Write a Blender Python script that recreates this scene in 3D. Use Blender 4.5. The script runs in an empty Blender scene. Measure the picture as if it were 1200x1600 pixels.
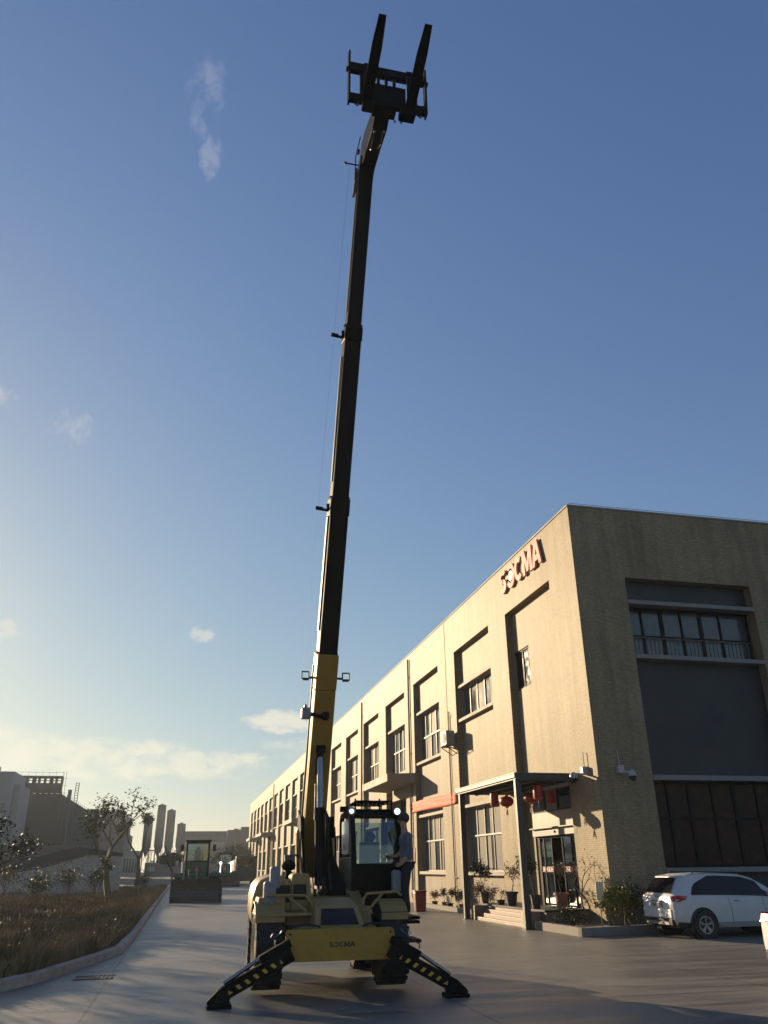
import bpy, bmesh, math, random
from mathutils import Vector, Matrix
random.seed(7)
SC = 1.127                      # the survey of the place is in units of 1.127 m; every root is scaled by it at the end
scene = bpy.context.scene
# ------------------------------------------------------------------ camera
cam_d = bpy.data.cameras.new('camera'); cam = bpy.data.objects.new('camera', cam_d)
scene.collection.objects.link(cam); scene.camera = cam
cam_d.sensor_fit = 'VERTICAL'; cam_d.sensor_height = 36; cam_d.lens = 36*1241/1600
cam_d.clip_start = .1; cam_d.clip_end = 5000
R = Matrix(((0.97390,-0.08294,-0.21114),(-0.22671,-0.39979,-0.88812),(-0.01075,0.91284,-0.40820)))
q = R.to_quaternion(); q.normalize()
cam.matrix_world = Matrix.Translation((0,0,1.6*SC)) @ q.to_matrix().to_4x4()
# ------------------------------------------------------------------ light
SUN_AZ = math.radians(-30)      # from +Y towards +X
SUN_EL = math.radians(13.2)
sd = Vector((math.sin(SUN_AZ)*math.cos(SUN_EL), math.cos(SUN_AZ)*math.cos(SUN_EL), math.sin(SUN_EL)))
sl = bpy.data.lights.new('sun', 'SUN'); sl.energy = 3.9; sl.angle = math.radians(.6); sl.color = (1,.76,.47)
so = bpy.data.objects.new('sun', sl); scene.collection.objects.link(so)
so.rotation_euler = sd.to_track_quat('Z','Y').to_euler()
world = bpy.data.worlds.new('World'); scene.world = world; world.use_nodes = True
nt = world.node_tree; nt.nodes.clear()
class NB:
    def __init__(s, t): s.t = t
    def n(s, typ, **kw):
        o = s.t.nodes.new(typ)
        for k, v in kw.items():
            if k.startswith('i_'):
                key = k[2:]; key = int(key) if key.isdigit() else key.replace('_',' ')
                s.put(o.inputs[key], v)
            else: setattr(o, k, v)
        return o
    def put(s, inp, v):
        if hasattr(v, 'is_output') or isinstance(v, bpy.types.NodeSocket): s.t.links.new(v, inp)
        elif isinstance(v, bpy.types.Node): s.t.links.new(v.outputs[0], inp)
        else: inp.default_value = v
    def math(s, op, a, b=0., c=None, clamp=False):
        o = s.n('ShaderNodeMath', operation=op, use_clamp=clamp); s.put(o.inputs[0], a); s.put(o.inputs[1], b)
        if c is not None: s.put(o.inputs[2], c)
        return o.outputs[0]
    def mix(s, f, a, b):
        o = s.n('ShaderNodeMix', data_type='RGBA'); s.put(o.inputs[0], f); s.put(o.inputs[6], a); s.put(o.inputs[7], b); return o.outputs[2]
    def ramp(s, f, stops):
        o = s.n('ShaderNodeValToRGB'); s.put(o.inputs[0], f); e = o.color_ramp.elements
        while len(e) < len(stops): e.new(.5)
        for k, (p, c) in enumerate(stops):
            e[k].position = p; e[k].color = (c,c,c,1) if not hasattr(c,'__len__') else (*c,1)
        return o.outputs[0]
    def mr(s, v, a, b, c=0., d=1., smooth=False):
        o = s.n('ShaderNodeMapRange', clamp=True)
        if smooth: o.interpolation_type = 'SMOOTHSTEP'
        for k, x in enumerate((v,a,b,c,d)): s.put(o.inputs[k], x)
        return o.outputs[0]
W = NB(nt)
sky = W.n('ShaderNodeTexSky', sky_type='NISHITA', sun_disc=False, sun_elevation=SUN_EL, sun_rotation=SUN_AZ, altitude=20, air_density=1.15, dust_density=0.5, ozone_density=3)
co = W.n('ShaderNodeTexCoord'); gen = co.outputs['Generated']
def px_dir(x, y):               # direction of a sky feature
    return (R @ Vector(((x-600)/1241, -(y-800)/1241, -1))).normalized()
def cloud(c, right, up, w, h, nscale, lo, hi, amt, seed, stretch=(1,1,1)):
    # soft oval patch of torn cloud at infinity round direction c
    du = W.n('ShaderNodeVectorMath', operation='DOT_PRODUCT', i_0=gen, i_1=right).outputs['Value']
    dv = W.n('ShaderNodeVectorMath', operation='DOT_PRODUCT', i_0=gen, i_1=up).outputs['Value']
    df = W.n('ShaderNodeVectorMath', operation='DOT_PRODUCT', i_0=gen, i_1=c).outputs['Value']
    r2 = W.math('ADD', W.math('POWER', W.math('ABSOLUTE', W.math('DIVIDE', du, w)), 2.), W.math('POWER', W.math('ABSOLUTE', W.math('DIVIDE', dv, h)), 2.))
    m = W.math('MULTIPLY', W.mr(r2, 0., 1., 1., 0., True), W.mr(df, .5, .6))
    mp = W.n('ShaderNodeMapping', i_Vector=gen, i_Scale=stretch, i_Location=(seed,seed*.7,0))
    nz = W.n('ShaderNodeTexNoise', i_Vector=mp, i_Scale=nscale, i_Detail=9., i_Roughness=.62, i_Distortion=.3).outputs[0]
    v = W.math('ADD', W.math('MULTIPLY', m, .34), nz)
    return W.math('MULTIPLY', W.mr(v, lo-.02, hi-.02, 0., 1., True), W.math('MULTIPLY', W.mr(m, 0., .25), amt))
def patch(x, y, wpx, hpx, *a, **k):
    c = px_dir(x,y); up = (Vector((0,0,1))-c*c.z).normalized(); rt = c.cross(up).normalized()
    return cloud(tuple(c), tuple(rt), tuple(up), wpx/1241, hpx/1241, *a, **k)
cl = [patch(150,1186,330,40, 30, .64,.98,.62, 1.0, stretch=(1,1,1.8)), patch(330,1188,100,20, 42, .63,.95,.5, 2.0, stretch=(1,1,1.6)), patch(440,1127,80,24, 40, .62,.95,.6, 3., stretch=(1,1,1.8)),
      patch(322,150,40,90, 62, .72,1.05,.14, 4., stretch=(1,1,.5)), patch(328,246,26,46, 70, .68,1.02,.18, 5., stretch=(1,1,.4)),
      patch(108,668,46,44, 70, .72,1.05,.18, 6., stretch=(1,1,.7)), patch(2,985,36,24, 60, .64,1.0,.35, 7.), patch(312,992,34,16, 70, .64,.98,.35, 8.),
      patch(2,618,30,24, 80, .70,1.05,.25, 9.), patch(560,1172,260,30, 30, .66,1.08,.35, 10., stretch=(1,1,2.5)), patch(-300,1150,420,60, 22, .6,.98,.6, 12., stretch=(1,1,2))]
m = cl[0]
for c in cl[1:]: m = W.math('MAXIMUM', m, c)
ccol = W.mix(W.n('ShaderNodeSeparateXYZ', i_0=gen).outputs[2], (15.,12.5,9.0,1), (3.6,4.6,7.0,1))
skyc = W.mix(m, sky.outputs[0], ccol)
x_ = W.n('ShaderNodeVectorMath', operation='MULTIPLY', i_0=skyc, i_1=(.158,.157,.244)).outputs[0]      # sky colour scaled and compressed per channel: softens the bright horizon
dn = W.n('ShaderNodeVectorMath', operation='MULTIPLY_ADD', i_0=x_, i_1=(.60,.58,.96), i_2=(1,1,1)).outputs[0]
q_ = W.n('ShaderNodeVectorMath', operation='DIVIDE', i_0=x_, i_1=dn).outputs[0]
bg = W.n('ShaderNodeBackground', i_Color=W.n('ShaderNodeVectorMath', operation='SCALE', i_0=q_, i_Scale=6.2182).outputs[0], i_Strength=.07)
W.n('ShaderNodeOutputWorld', i_Surface=bg)
vs = scene.view_settings; scene.display_settings.display_device = 'sRGB'
vs.view_transform = 'Standard'; vs.look = 'None'; vs.gamma = 1; vs.use_curve_mapping = False; vs.exposure = 1.2
scene.cycles.max_bounces = 6; scene.cycles.transparent_max_bounces = 16
# ------------------------------------------------------------------ materials
def rgb(c): return (c[0],c[1],c[2],1)
def mat(name, col, rough=.6, metal=0., var=.12, vscale=3., bump=0., bscale=40., spec=.5, coat=0., dirt=None, emit=0.):
    m = bpy.data.materials.new(name); m.use_nodes = True; t = m.node_tree; N = NB(t); p = t.nodes['Principled BSDF']
    tc = N.n('ShaderNodeTexCoord').outputs['Object']
    nz = N.n('ShaderNodeTexNoise', i_Vector=tc, i_Scale=vscale, i_Detail=5., i_Roughness=.6).outputs[0]
    k = N.mr(nz, .3, .7, 1-var, 1+var)
    c = N.n('ShaderNodeVectorMath', operation='SCALE', i_0=col, i_Scale=k).outputs[0]
    if dirt:
        n2 = N.n('ShaderNodeTexNoise', i_Vector=tc, i_Scale=vscale*2.7, i_Detail=6., i_Roughness=.7).outputs[0]
        c = N.mix(N.mr(n2, .5, .72, 0., .75), c, rgb(dirt))
    t.links.new(c, p.inputs['Base Color'])
    N.put(p.inputs['Roughness'], N.mr(nz, .3, .7, max(.02, rough-.07), min(1, rough+.07)))
    p.inputs['Metallic'].default_value = metal; p.inputs['Specular IOR Level'].default_value = spec; p.inputs['Coat Weight'].default_value = coat
    if bump:
        b = N.n('ShaderNodeTexNoise', i_Vector=tc, i_Scale=bscale, i_Detail=4.).outputs[0]
        t.links.new(N.n('ShaderNodeBump', i_Strength=bump, i_Distance=.02, i_Height=b).outputs[0], p.inputs['Normal'])
    if emit: p.inputs['Emission Color'].default_value = rgb(col); p.inputs['Emission Strength'].default_value = emit
    return m
def tile_mat(name, c1, c2, mortar, bw=.11, rh=.055, rough=.52):
    m = bpy.data.materials.new(name); m.use_nodes = True; t = m.node_tree; N = NB(t); p = t.nodes['Principled BSDF']
    s = N.n('ShaderNodeSeparateXYZ', i_0=N.n('ShaderNodeTexCoord').outputs['Object']).outputs
    u = N.math('ADD', s[0], s[1]); v = N.n('ShaderNodeCombineXYZ', i_0=u, i_1=s[2]).outputs[0]
    b = N.n('ShaderNodeTexBrick', i_Vector=v, i_Color1=rgb(c1), i_Color2=rgb(c2), i_Mortar=rgb(mortar), i_Scale=1., i_Mortar_Size=.0055, i_Mortar_Smooth=.2, i_Bias=0., i_Brick_Width=bw, i_Row_Height=rh)
    n1 = N.n('ShaderNodeTexNoise', i_Vector=v, i_Scale=.7, i_Detail=6., i_Roughness=.65).outputs[0]
    n3 = N.n('ShaderNodeTexNoise', i_Vector=N.n('ShaderNodeMapping', i_Vector=v, i_Scale=(2.2,.16,1)), i_Scale=1.3, i_Detail=5.).outputs[0]
    n2 = N.n('ShaderNodeTexNoise', i_Vector=N.n('ShaderNodeMapping', i_Vector=v, i_Scale=(1,1.7,1)), i_Scale=9., i_Detail=4.).outputs[0]
    k = N.math('MULTIPLY', N.mr(n1, .3, .7, .84, 1.12), N.math('MULTIPLY', N.mr(n2, .3, .7, .86, 1.12), N.mr(n3, .35, .7, 1.06, .76)))
    c = N.n('ShaderNodeVectorMath', operation='SCALE', i_0=b.outputs[0], i_Scale=k).outputs[0]
    t.links.new(c, p.inputs['Base Color']); N.put(p.inputs['Roughness'], rough+.04); p.inputs['Specular IOR Level'].default_value = .13
    h = N.math('ADD', N.math('MULTIPLY', b.outputs['Fac'], -.6), N.math('MULTIPLY', n2, .12))
    t.links.new(N.n('ShaderNodeBump', i_Strength=.5, i_Distance=.006, i_Height=h).outputs[0], p.inputs['Normal'])
    return m
def glass(name, tint, k=.75, rough=.03):
    m = bpy.data.materials.new(name); m.use_nodes = True; t = m.node_tree; N = NB(t); t.nodes.clear()
    tr = N.n('ShaderNodeBsdfTransparent', i_Color=rgb(tint)); gl = N.n('ShaderNodeBsdfGlossy', i_Color=(.9,.95,1,1), i_Roughness=rough)
    f = N.math('ADD', N.n('ShaderNodeFresnel', i_IOR=1.5).outputs[0], 1-k-.05 if k < .95 else 0., clamp=True)
    N.n('ShaderNodeOutputMaterial', i_Surface=N.n('ShaderNodeMixShader', i_0=f, i_1=tr, i_2=gl)); return m
M = dict(
 tile=tile_mat('cream_facade_tiles', (.305,.244,.155), (.25,.197,.122), (.17,.138,.09)),
 tile_in=tile_mat('pinkish_recess_tiles', (.285,.228,.17), (.245,.193,.142), (.18,.145,.11)),
 panel=mat('dark_recess_panel', (.013,.015,.02), .55, var=.12, vscale=1.),
 band=mat('pale_concrete_band', (.20,.195,.19), .7, var=.12, vscale=2., bump=.2),
 slab=mat('pinkish_painted_slab', (.25,.205,.165), .7, var=.15, vscale=1.5, bump=.2, dirt=(.3,.26,.21)),
 frame=mat('aluminium_window_frame', (.20,.185,.165), .5, .1, var=.1),
 dframe=mat('dark_window_frame', (.008,.008,.010), .6, spec=.12),
 curt=mat('dusty_window_glass', (.13,.12,.105), .6, var=.35, vscale=.9, spec=.12),
 curt2=mat('dark_window_glass', (.05,.055,.06), .12, var=.4, vscale=.9, spec=.8),
 maroon=mat('dark_reflective_glass', (.014,.005,.005), .3, var=.5, vscale=1.3, spec=.15, dirt=(.07,.022,.018)),
 purple=mat('bluish_dark_glass', (.05,.05,.07), .16, var=.2, spec=.7),
 black=mat('black_interior', (.006,.006,.006), .9),
 conc=mat('rough_concrete', (.19,.172,.15), .85, var=.2, vscale=2., bump=.5, bscale=30., dirt=(.22,.2,.17)),
 kerbc=mat('pale_worn_kerb', (.40,.37,.32), .85, var=.2, vscale=3., bump=.5, bscale=30., dirt=(.26,.23,.19)),
 granite=mat('reddish_granite', (.19,.125,.095), .5, var=.15, vscale=8., bump=.1),
 steel=mat('grey_painted_steel', (.07,.069,.067), .45, .1, var=.08),
 dsteel=mat('dark_porch_steel', (.03,.03,.032), .5, .1),
 rust=mat('rusty_pipe', (.22,.15,.09), .8),
 red=mat('red_lantern_silk', (.28,.006,.006), .5, var=.1),
 redp=mat('red_plastic', (.16,.006,.012), .4, var=.1),
 banner=mat('faded_red_banner_cloth', (.60,.125,.06), .75, var=.22, vscale=5., bump=.6, bscale=9.),
 pink=mat('faded_red_sign_letters', (.66,.31,.26), .7, var=.14, vscale=2.),
 signside=mat('sign_letter_sides', (.10,.02,.02), .5),
 white=mat('white_paint', (.45,.45,.44), .4), pale=mat('pale_strokes', (.7,.45,.4), .6),
 carw=mat('white_car_paint', (.50,.50,.50), .38, var=.04, spec=.4, coat=.1), blackp=mat('black_plastic', (.012,.012,.012), .6, spec=.3), carglass=mat('dark_car_glass', (.008,.009,.012), .08, spec=.35),
 taill=mat('red_tail_lamp', (.35,.012,.02), .15, spec=.8), tlclear=mat('clear_tail_lamp', (.6,.58,.58), .12, spec=.9), rim=mat('alloy_rim', (.25,.25,.26), .3, .85), tyre=mat('tyre_rubber', (.02,.02,.022), .82, var=.3, vscale=8., bump=.3),
 cream=mat('pale_yellow_machine_paint', (.30,.192,.058), .42, var=.07, spec=.5, dirt=(.20,.16,.10)),
 mustard=mat('mustard_machine_paint', (.36,.20,.012), .45, var=.09, dirt=(.20,.13,.03)), yell=mat('yellow_boom_paint', (.30,.165,.02), .42, var=.12, vscale=2.), dyell=mat('dusty_yellow_chassis', (.20,.13,.045), .6, var=.2, dirt=(.16,.11,.05)),
 mblack=mat('black_machine_paint', (.005,.005,.006), .7, spec=.08, var=.2, dirt=(.016,.015,.013)), boomb=mat('black_boom_paint', (.004,.004,.005), .5, var=.3, vscale=1.2, spec=.1), chrome=mat('chromed_rod', (.25,.25,.26), .25, 1.), hose=mat('black_hose', (.012,.012,.012), .5),
 hazard=mat('yellow_hazard_paint', (.55,.34,.035), .5), wrap=mat('milky_bubble_wrap', (.19,.20,.225), .45, var=.12, vscale=14., bump=.7, bscale=30.), logo=mat('black_lettering', (.012,.012,.012), .5),
 bronze=mat('bronze_door_panel', (.20,.165,.11), .35, .25), seat=mat('dark_seat_fabric', (.02,.022,.03), .8),
 lampg=mat('work_lamp_lens', (.85,.95,.9), .2, emit=.8), headl=mat('lit_headlamp', (.85,.92,1.), .2, emit=2.), reflect=mat('lamp_reflector', (.35,.36,.36), .2, .7),
 green=mat('dark_green_loader_paint', (.022,.085,.045), .45, var=.12, vscale=2.), bucket=mat('worn_bucket_steel', (.05,.055,.062), .55, .3, var=.35, vscale=4., dirt=(.09,.08,.07)),
 orange=mat('orange_warning_triangle', (.6,.12,.05), .5),
 soil=mat('dry_field_soil', (.19,.15,.105), .95, var=.35, vscale=.6, bump=.6, bscale=8., dirt=(.12,.10,.07)),
 bark=mat('grey_brown_bark', (.13,.10,.075), .9, var=.3, vscale=12., bump=.6), leafd=mat('dark_green_leaves', (.032,.044,.018), .55, var=.45, vscale=2.5, spec=.12), leafo=mat('olive_leaves', (.055,.066,.025), .55, var=.4, vscale=4., spec=.12), leafy=mat('yellow_green_leaves', (.16,.15,.035), .55, var=.4, vscale=6., spec=.12), leafr=mat('reddish_dry_leaves', (.17,.085,.045), .6, var=.4, vscale=8.),
 dry=mat('dry_brown_grass', (.23,.175,.10), .95, spec=.05, var=.45, vscale=.7), weed=mat('green_weeds', (.125,.105,.055), .95, spec=.05, var=.45, vscale=.8), far=mat('far_grey_concrete', (.10,.103,.106), .85, var=.1, vscale=.2), fard=mat('dark_scaffold_net', (.032,.037,.042), .9, var=.25, vscale=.35, bump=.2), farw=mat('far_white_wall', (.27,.275,.28), .8, var=.08, vscale=.3), silo=mat('silo_steel', (.055,.062,.072), .7, .0, var=.12, vscale=.4), roofd=mat('dark_roof_sheet', (.03,.034,.037), .6, var=.2), potb=mat('dark_glazed_pot', (.035,.03,.028), .35), potr=mat('terracotta_pot', (.22,.09,.05), .7), pav=mat('stained_pavement', (.3,.27,.23), .8), yplate=mat('yellow_notice_board', (.5,.45,.26), .3, spec=.8),
 skin=mat('skin', (.40,.23,.15), .6, var=.05), hair=mat('black_hair', (.01,.009,.008), .6), shirt=mat('grey_blue_shirt', (.10,.11,.145), .85, var=.1, bump=.4, bscale=12.), trous=mat('black_trousers', (.012,.012,.014), .85), glove=mat('dark_shoe', (.015,.013,.012), .6),
 dark_truck=mat('dark_truck_paint', (.035,.04,.04), .6, var=.3), camw=mat('white_camera_housing', (.33,.33,.33), .4), drain=mat('cast_iron_grate', (.05,.045,.04), .6, .5), line=mat('worn_white_line', (.3,.29,.25), .8, var=.2, dirt=(.33,.3,.26)), ac=mat('aged_white_metal', (.22,.215,.20), .5, var=.1),
 cabglass=glass('cab_glass', (.42,.50,.44), .86), doorglass=glass('door_glass', (.25,.3,.3), .8), loadglass=glass('loader_cab_glass', (.62,.8,.72), .88), pinkglass=mat('pink_film_panel', (.14,.095,.075), .5, var=.2, vscale=3.))
def ground_mat():
    m = bpy.data.materials.new('slab_concrete_yard'); m.use_nodes = True; t = m.node_tree; N = NB(t); p = t.nodes['Principled BSDF']
    tc = N.n('ShaderNodeTexCoord').outputs['Object']; s = N.n('ShaderNodeSeparateXYZ', i_0=tc).outputs
    a = N.n('ShaderNodeTexNoise', i_Vector=tc, i_Scale=.25, i_Detail=7., i_Roughness=.6).outputs[0]
    b = N.n('ShaderNodeTexNoise', i_Vector=N.n('ShaderNodeMapping', i_Vector=tc, i_Scale=(.35,2.6,1), i_Rotation=(0,0,.12)), i_Scale=1., i_Detail=7., i_Roughness=.62).outputs[0]
    f = N.n('ShaderNodeTexNoise', i_Vector=tc, i_Scale=38., i_Detail=4.).outputs[0]
    blot = N.n('ShaderNodeTexNoise', i_Vector=tc, i_Scale=1.6, i_Detail=6., i_Roughness=.7).outputs[0]
    k = N.math('MULTIPLY', N.mr(a, .3, .7, .76, 1.18), N.math('MULTIPLY', N.mr(b, .32, .68, .66, 1.24), N.mr(f, .3, .7, .9, 1.1)))
    c = N.n('ShaderNodeVectorMath', operation='SCALE', i_0=(.146,.137,.122), i_Scale=k).outputs[0]
    c = N.mix(N.mr(blot, .55, .72, 0., .6), c, (.075,.065,.055,1))
    def line(co, period, off, w, wob):
        v = N.math('ADD', N.math('ADD', co, off), N.math('MULTIPLY', N.math('SUBTRACT', blot, .5), wob))
        fr = N.math('ABSOLUTE', N.math('SUBTRACT', N.math('FRACT', N.math('DIVIDE', v, period)), .5))
        return N.mr(fr, .5-w/period, .5-w/period*.6, 0., 1.)
    ln = N.math('MAXIMUM', line(s[0], 4.6, 1.0, .022, .03), line(s[1], 5.2, -.8, .021, .03))
    c = N.mix(N.math('MULTIPLY', ln, .8), c, (.035,.03,.025,1))
    v = N.n('ShaderNodeTexVoronoi', feature='DISTANCE_TO_EDGE', i_Vector=N.n('ShaderNodeVectorMath', operation='ADD', i_0=tc, i_1=N.n('ShaderNodeTexNoise', i_Vector=tc, i_Scale=1.1, i_Detail=5.).outputs[1]).outputs[0], i_Scale=.11).outputs[0]
    c = N.mix(N.mr(v, .0012, .003, .6, 0.), c, (.08,.07,.06,1))
    v2 = N.n('ShaderNodeTexVoronoi', feature='DISTANCE_TO_EDGE', i_Vector=N.n('ShaderNodeVectorMath', operation='ADD', i_0=tc, i_1=N.n('ShaderNodeTexNoise', i_Vector=tc, i_Scale=.8, i_Detail=8., i_Roughness=.7).outputs[1]).outputs[0], i_Scale=.23).outputs[0]
    c = N.mix(N.math('MULTIPLY', N.mr(v2, .0016, .004, .55, 0.), N.mr(a, .5, .6)), c, (.04,.035,.03,1))
    oil = N.n('ShaderNodeTexVoronoi', i_Vector=tc, i_Scale=.55, i_Randomness=1.).outputs['Distance']
    c = N.mix(N.math('MULTIPLY', N.mr(N.math('ADD', oil, N.math('MULTIPLY', blot, .25)), .17, .27, .6, 0.), N.mr(a, .42, .55)), c, (.04,.035,.03,1))
    grit = N.n('ShaderNodeTexNoise', i_Vector=tc, i_Scale=14., i_Detail=5., i_Roughness=.8).outputs[0]
    c = N.mix(N.mr(grit, .62, .72, 0., .5), c, (.30,.26,.21,1))
    t.links.new(c, p.inputs['Base Color']); N.put(p.inputs['Roughness'], N.mr(b, .3, .7, .38, .62)); p.inputs['Specular IOR Level'].default_value = .5
    h = N.math('ADD', N.math('MULTIPLY', f, .35), N.math('ADD', N.math('MULTIPLY', b, .8), N.math('MULTIPLY', ln, -.12)))
    t.links.new(N.n('ShaderNodeBump', i_Strength=.35, i_Distance=.02, i_Height=h).outputs[0], p.inputs['Normal'])
    return m
M['yard'] = ground_mat()
# ------------------------------------------------------------------ builders
ORG = {}; YAW = False
COL = scene.collection
class MB:
    def __init__(s): s.v = []; s.f = []; s.mi = []; s.mats = []
    def m(s, mt):
        if mt not in s.mats: s.mats.append(mt)
        return s.mats.index(mt)
    def face(s, pts, mt=None):
        i = len(s.v); s.v += [tuple(p) for p in pts]; s.f.append(tuple(range(i, i+len(pts)))); s.mi.append(s.m(mt) if mt else 0); return s
    def raw(s, vs, fs, mt=None):
        i = len(s.v); s.v += [tuple(p) for p in vs]
        for f in fs: s.f.append(tuple(i+k for k in f)); s.mi.append(s.m(mt) if mt else 0)
        return s
    def box(s, a, b, mt=None):
        (x0,y0,z0),(x1,y1,z1) = a, b
        x0,x1 = min(x0,x1),max(x0,x1); y0,y1 = min(y0,y1),max(y0,y1); z0,z1 = min(z0,z1),max(z0,z1)
        v = [(x0,y0,z0),(x1,y0,z0),(x1,y1,z0),(x0,y1,z0),(x0,y0,z1),(x1,y0,z1),(x1,y1,z1),(x0,y1,z1)]
        return s.raw(v, [(3,2,1,0),(4,5,6,7),(0,1,5,4),(1,2,6,5),(2,3,7,6),(3,0,4,7)], mt)
    def bar(s, p, q, w, h, up=(0,0,1), mt=None, w2=None, h2=None):
        p, q = Vector(p), Vector(q); d = (q-p).normalized(); u = Vector(up); sx = d.cross(u)
        if sx.length < 1e-4: sx = d.cross(Vector((0,1,0)))
        sx.normalize(); uu = sx.cross(d).normalized(); v = []
        for c, ww, hh in ((p,w,h),(q,w2 or w,h2 or h)):
            for a, b in ((-1,-1),(1,-1),(1,1),(-1,1)): v.append(c+sx*a*ww/2+uu*b*hh/2)
        return s.raw(v, [(3,2,1,0),(4,5,6,7),(0,1,5,4),(1,2,6,5),(2,3,7,6),(3,0,4,7)], mt)
    def tube(s, pts, r, n=8, mt=None, cap=True):
        pts = [Vector(p) for p in pts]; rr = r if hasattr(r,'__len__') else [r]*len(pts); v = []; ref = None
        for k, p in enumerate(pts):
            d = (pts[min(k+1,len(pts)-1)]-pts[max(k-1,0)]).normalized()
            if ref is None: ref = d.orthogonal().normalized()
            ref = (ref-d*ref.dot(d)); ref = ref.normalized() if ref.length > 1e-5 else d.orthogonal().normalized()
            b = d.cross(ref)
            for j in range(n): a = 2*math.pi*j/n; v.append(p+(ref*math.cos(a)+b*math.sin(a))*rr[k])
        f = [(k*n+j, k*n+(j+1)%n, (k+1)*n+(j+1)%n, (k+1)*n+j) for k in range(len(pts)-1) for j in range(n)]
        if cap: f += [tuple(range(n-1,-1,-1)), tuple((len(pts)-1)*n+j for j in range(n))]
        return s.raw(v, f, mt)
    def lathe(s, c, prof, axis='z', n=20, mt=None, closed=True):
        c = Vector(c); v = []; f = []
        for (r, h) in prof:
            for j in range(n):
                a = 2*math.pi*j/n; ca, sa = math.cos(a)*r, math.sin(a)*r
                v.append(c + Vector({'z':(ca,sa,h),'x':(h,ca,sa),'y':(sa,h,ca)}[axis]))
        L = len(prof)
        for k in range(L-1):
            for j in range(n): f.append((k*n+j, k*n+(j+1)%n, (k+1)*n+(j+1)%n, (k+1)*n+j))
        if closed: f += [tuple(range(n-1,-1,-1)), tuple((L-1)*n+j for j in range(n))]
        return s.raw(v, f, mt)
    def prism(s, poly, lo, hi, axis='y', mt=None):
        def P(a, b, h): return {'y':(a,h,b),'x':(h,a,b),'z':(a,b,h)}[axis]
        n = len(poly); v = [P(a,b,lo) for a,b in poly]+[P(a,b,hi) for a,b in poly]
        return s.raw(v, [tuple(range(n-1,-1,-1)), tuple(range(n,2*n))]+[(k,(k+1)%n,n+(k+1)%n,n+k) for k in range(n)], mt)
    def ball(s, c, r, n=14, k=8, mt=None):
        rx,ry,rz = r if hasattr(r,'__len__') else (r,r,r); v = []; f = []
        for i in range(1,k):
            t = math.pi*i/k
            for j in range(n): a = 2*math.pi*j/n; v.append((c[0]+rx*math.sin(t)*math.cos(a), c[1]+ry*math.sin(t)*math.sin(a), c[2]+rz*math.cos(t)))
        for i in range(k-2):
            for j in range(n): f.append((i*n+j, i*n+(j+1)%n, (i+1)*n+(j+1)%n, (i+1)*n+j))
        v += [(c[0],c[1],c[2]+rz),(c[0],c[1],c[2]-rz)]; a, b = len(v)-2, len(v)-1
        for j in range(n): f.append((a,j,(j+1)%n)); f.append((b,(k-2)*n+(j+1)%n,(k-2)*n+j))
        return s.raw(v, f, mt)
    def build(s, name, mt=None, parent=None, smooth=False, bevel=0., off=None, fixn=True):
        me = bpy.data.meshes.new(name); o = bpy.data.objects.new(name, me); COL.objects.link(o)
        root = parent
        while root is not None and root.parent is not None: root = root.parent
        if YAW and root is not None and root.name.startswith('telescopic'): s.v = [(p[0]+.055*max(0,p[1]-13.3), p[1], p[2]) for p in s.v]
        d = Vector(off) if off is not None else (ORG.get(root.name, Vector((0,0,0))) if root else Vector((0,0,0)))
        me.from_pydata([tuple(Vector(p)-d) for p in s.v], [], s.f)
        if s.mats:
            for k in s.mats: me.materials.append(M[k])
            me.polygons.foreach_set('material_index', s.mi)
        else: me.materials.append(M[mt])
        if fixn and len(s.f) < 20000:
            bm = bmesh.new(); bm.from_mesh(me); bmesh.ops.recalc_face_normals(bm, faces=bm.faces); bm.to_mesh(me); bm.free()
        if smooth:
            me.polygons.foreach_set('use_smooth', [True]*len(me.polygons)); 
            try: me.set_sharp_from_angle(angle=math.radians(38))
            except Exception: pass
        me.update()
        if bevel:
            md = o.modifiers.new('bevel','BEVEL'); md.width = bevel; md.segments = 2; md.limit_method = 'ANGLE'; md.angle_limit = math.radians(40)
        if parent is not None: o.parent = parent
        return o
def tag(o, label=None, cat=None, group=None, kind=None):
    for k, v in (('label',label),('category',cat),('group',group),('kind',kind)):
        if v: o[k] = v
    return o
def band(cx, cy, ro, ri, a0, a1, n=14):
    P = [math.radians(a0+(a1-a0)*i/n) for i in range(n+1)]
    return [(cx+ro[0]*math.cos(a), cy+ro[1]*math.sin(a)) for a in P]+[(cx+ri[0]*math.cos(a), cy+ri[1]*math.sin(a)) for a in reversed(P)]
GLYPH = {'S': [band(.5,.70,(.5,.30),(.22,.10),25,262), band(.5,.30,(.5,.30),(.22,.10),82,-155)],
 'C': [band(.55,.5,(.55,.5),(.27,.27),48,312,20)],
 'M': [[(0,0),(0,1),(.27,1),(.5,.42),(.73,1),(1,1),(1,0),(.77,0),(.77,.60),(.58,.08),(.42,.08),(.23,.60),(.23,0)]],
 'A': [[(0,0),(.34,1),(.5,1),(.5,.72),(.40,.42),(.5,.42),(.5,.20),(.32,.20),(.26,0)], [(1,0),(.74,0),(.68,.20),(.5,.20),(.5,.42),(.60,.42),(.5,.72),(.5,1),(.66,1)]]}
def letter(name, ch, mt, parent, origin, xdir, ydir, w, h, depth):
    X, Y = Vector(xdir), Vector(ydir); Z = X.cross(Y).normalized(); b = MB(); O = Vector(origin)
    for k, poly in enumerate(GLYPH[ch]):
        d = depth*(1-.01*k); n = len(poly); lo = [O+X*(u*w)+Y*(v*h) for u,v in poly]
        b.raw(lo+[p+Z*d for p in lo], [tuple(range(n-1,-1,-1)), tuple(range(n,2*n))]+[(i,(i+1)%n,n+(i+1)%n,n+i) for i in range(n)])
    return b.build(name, mt, parent)
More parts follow.
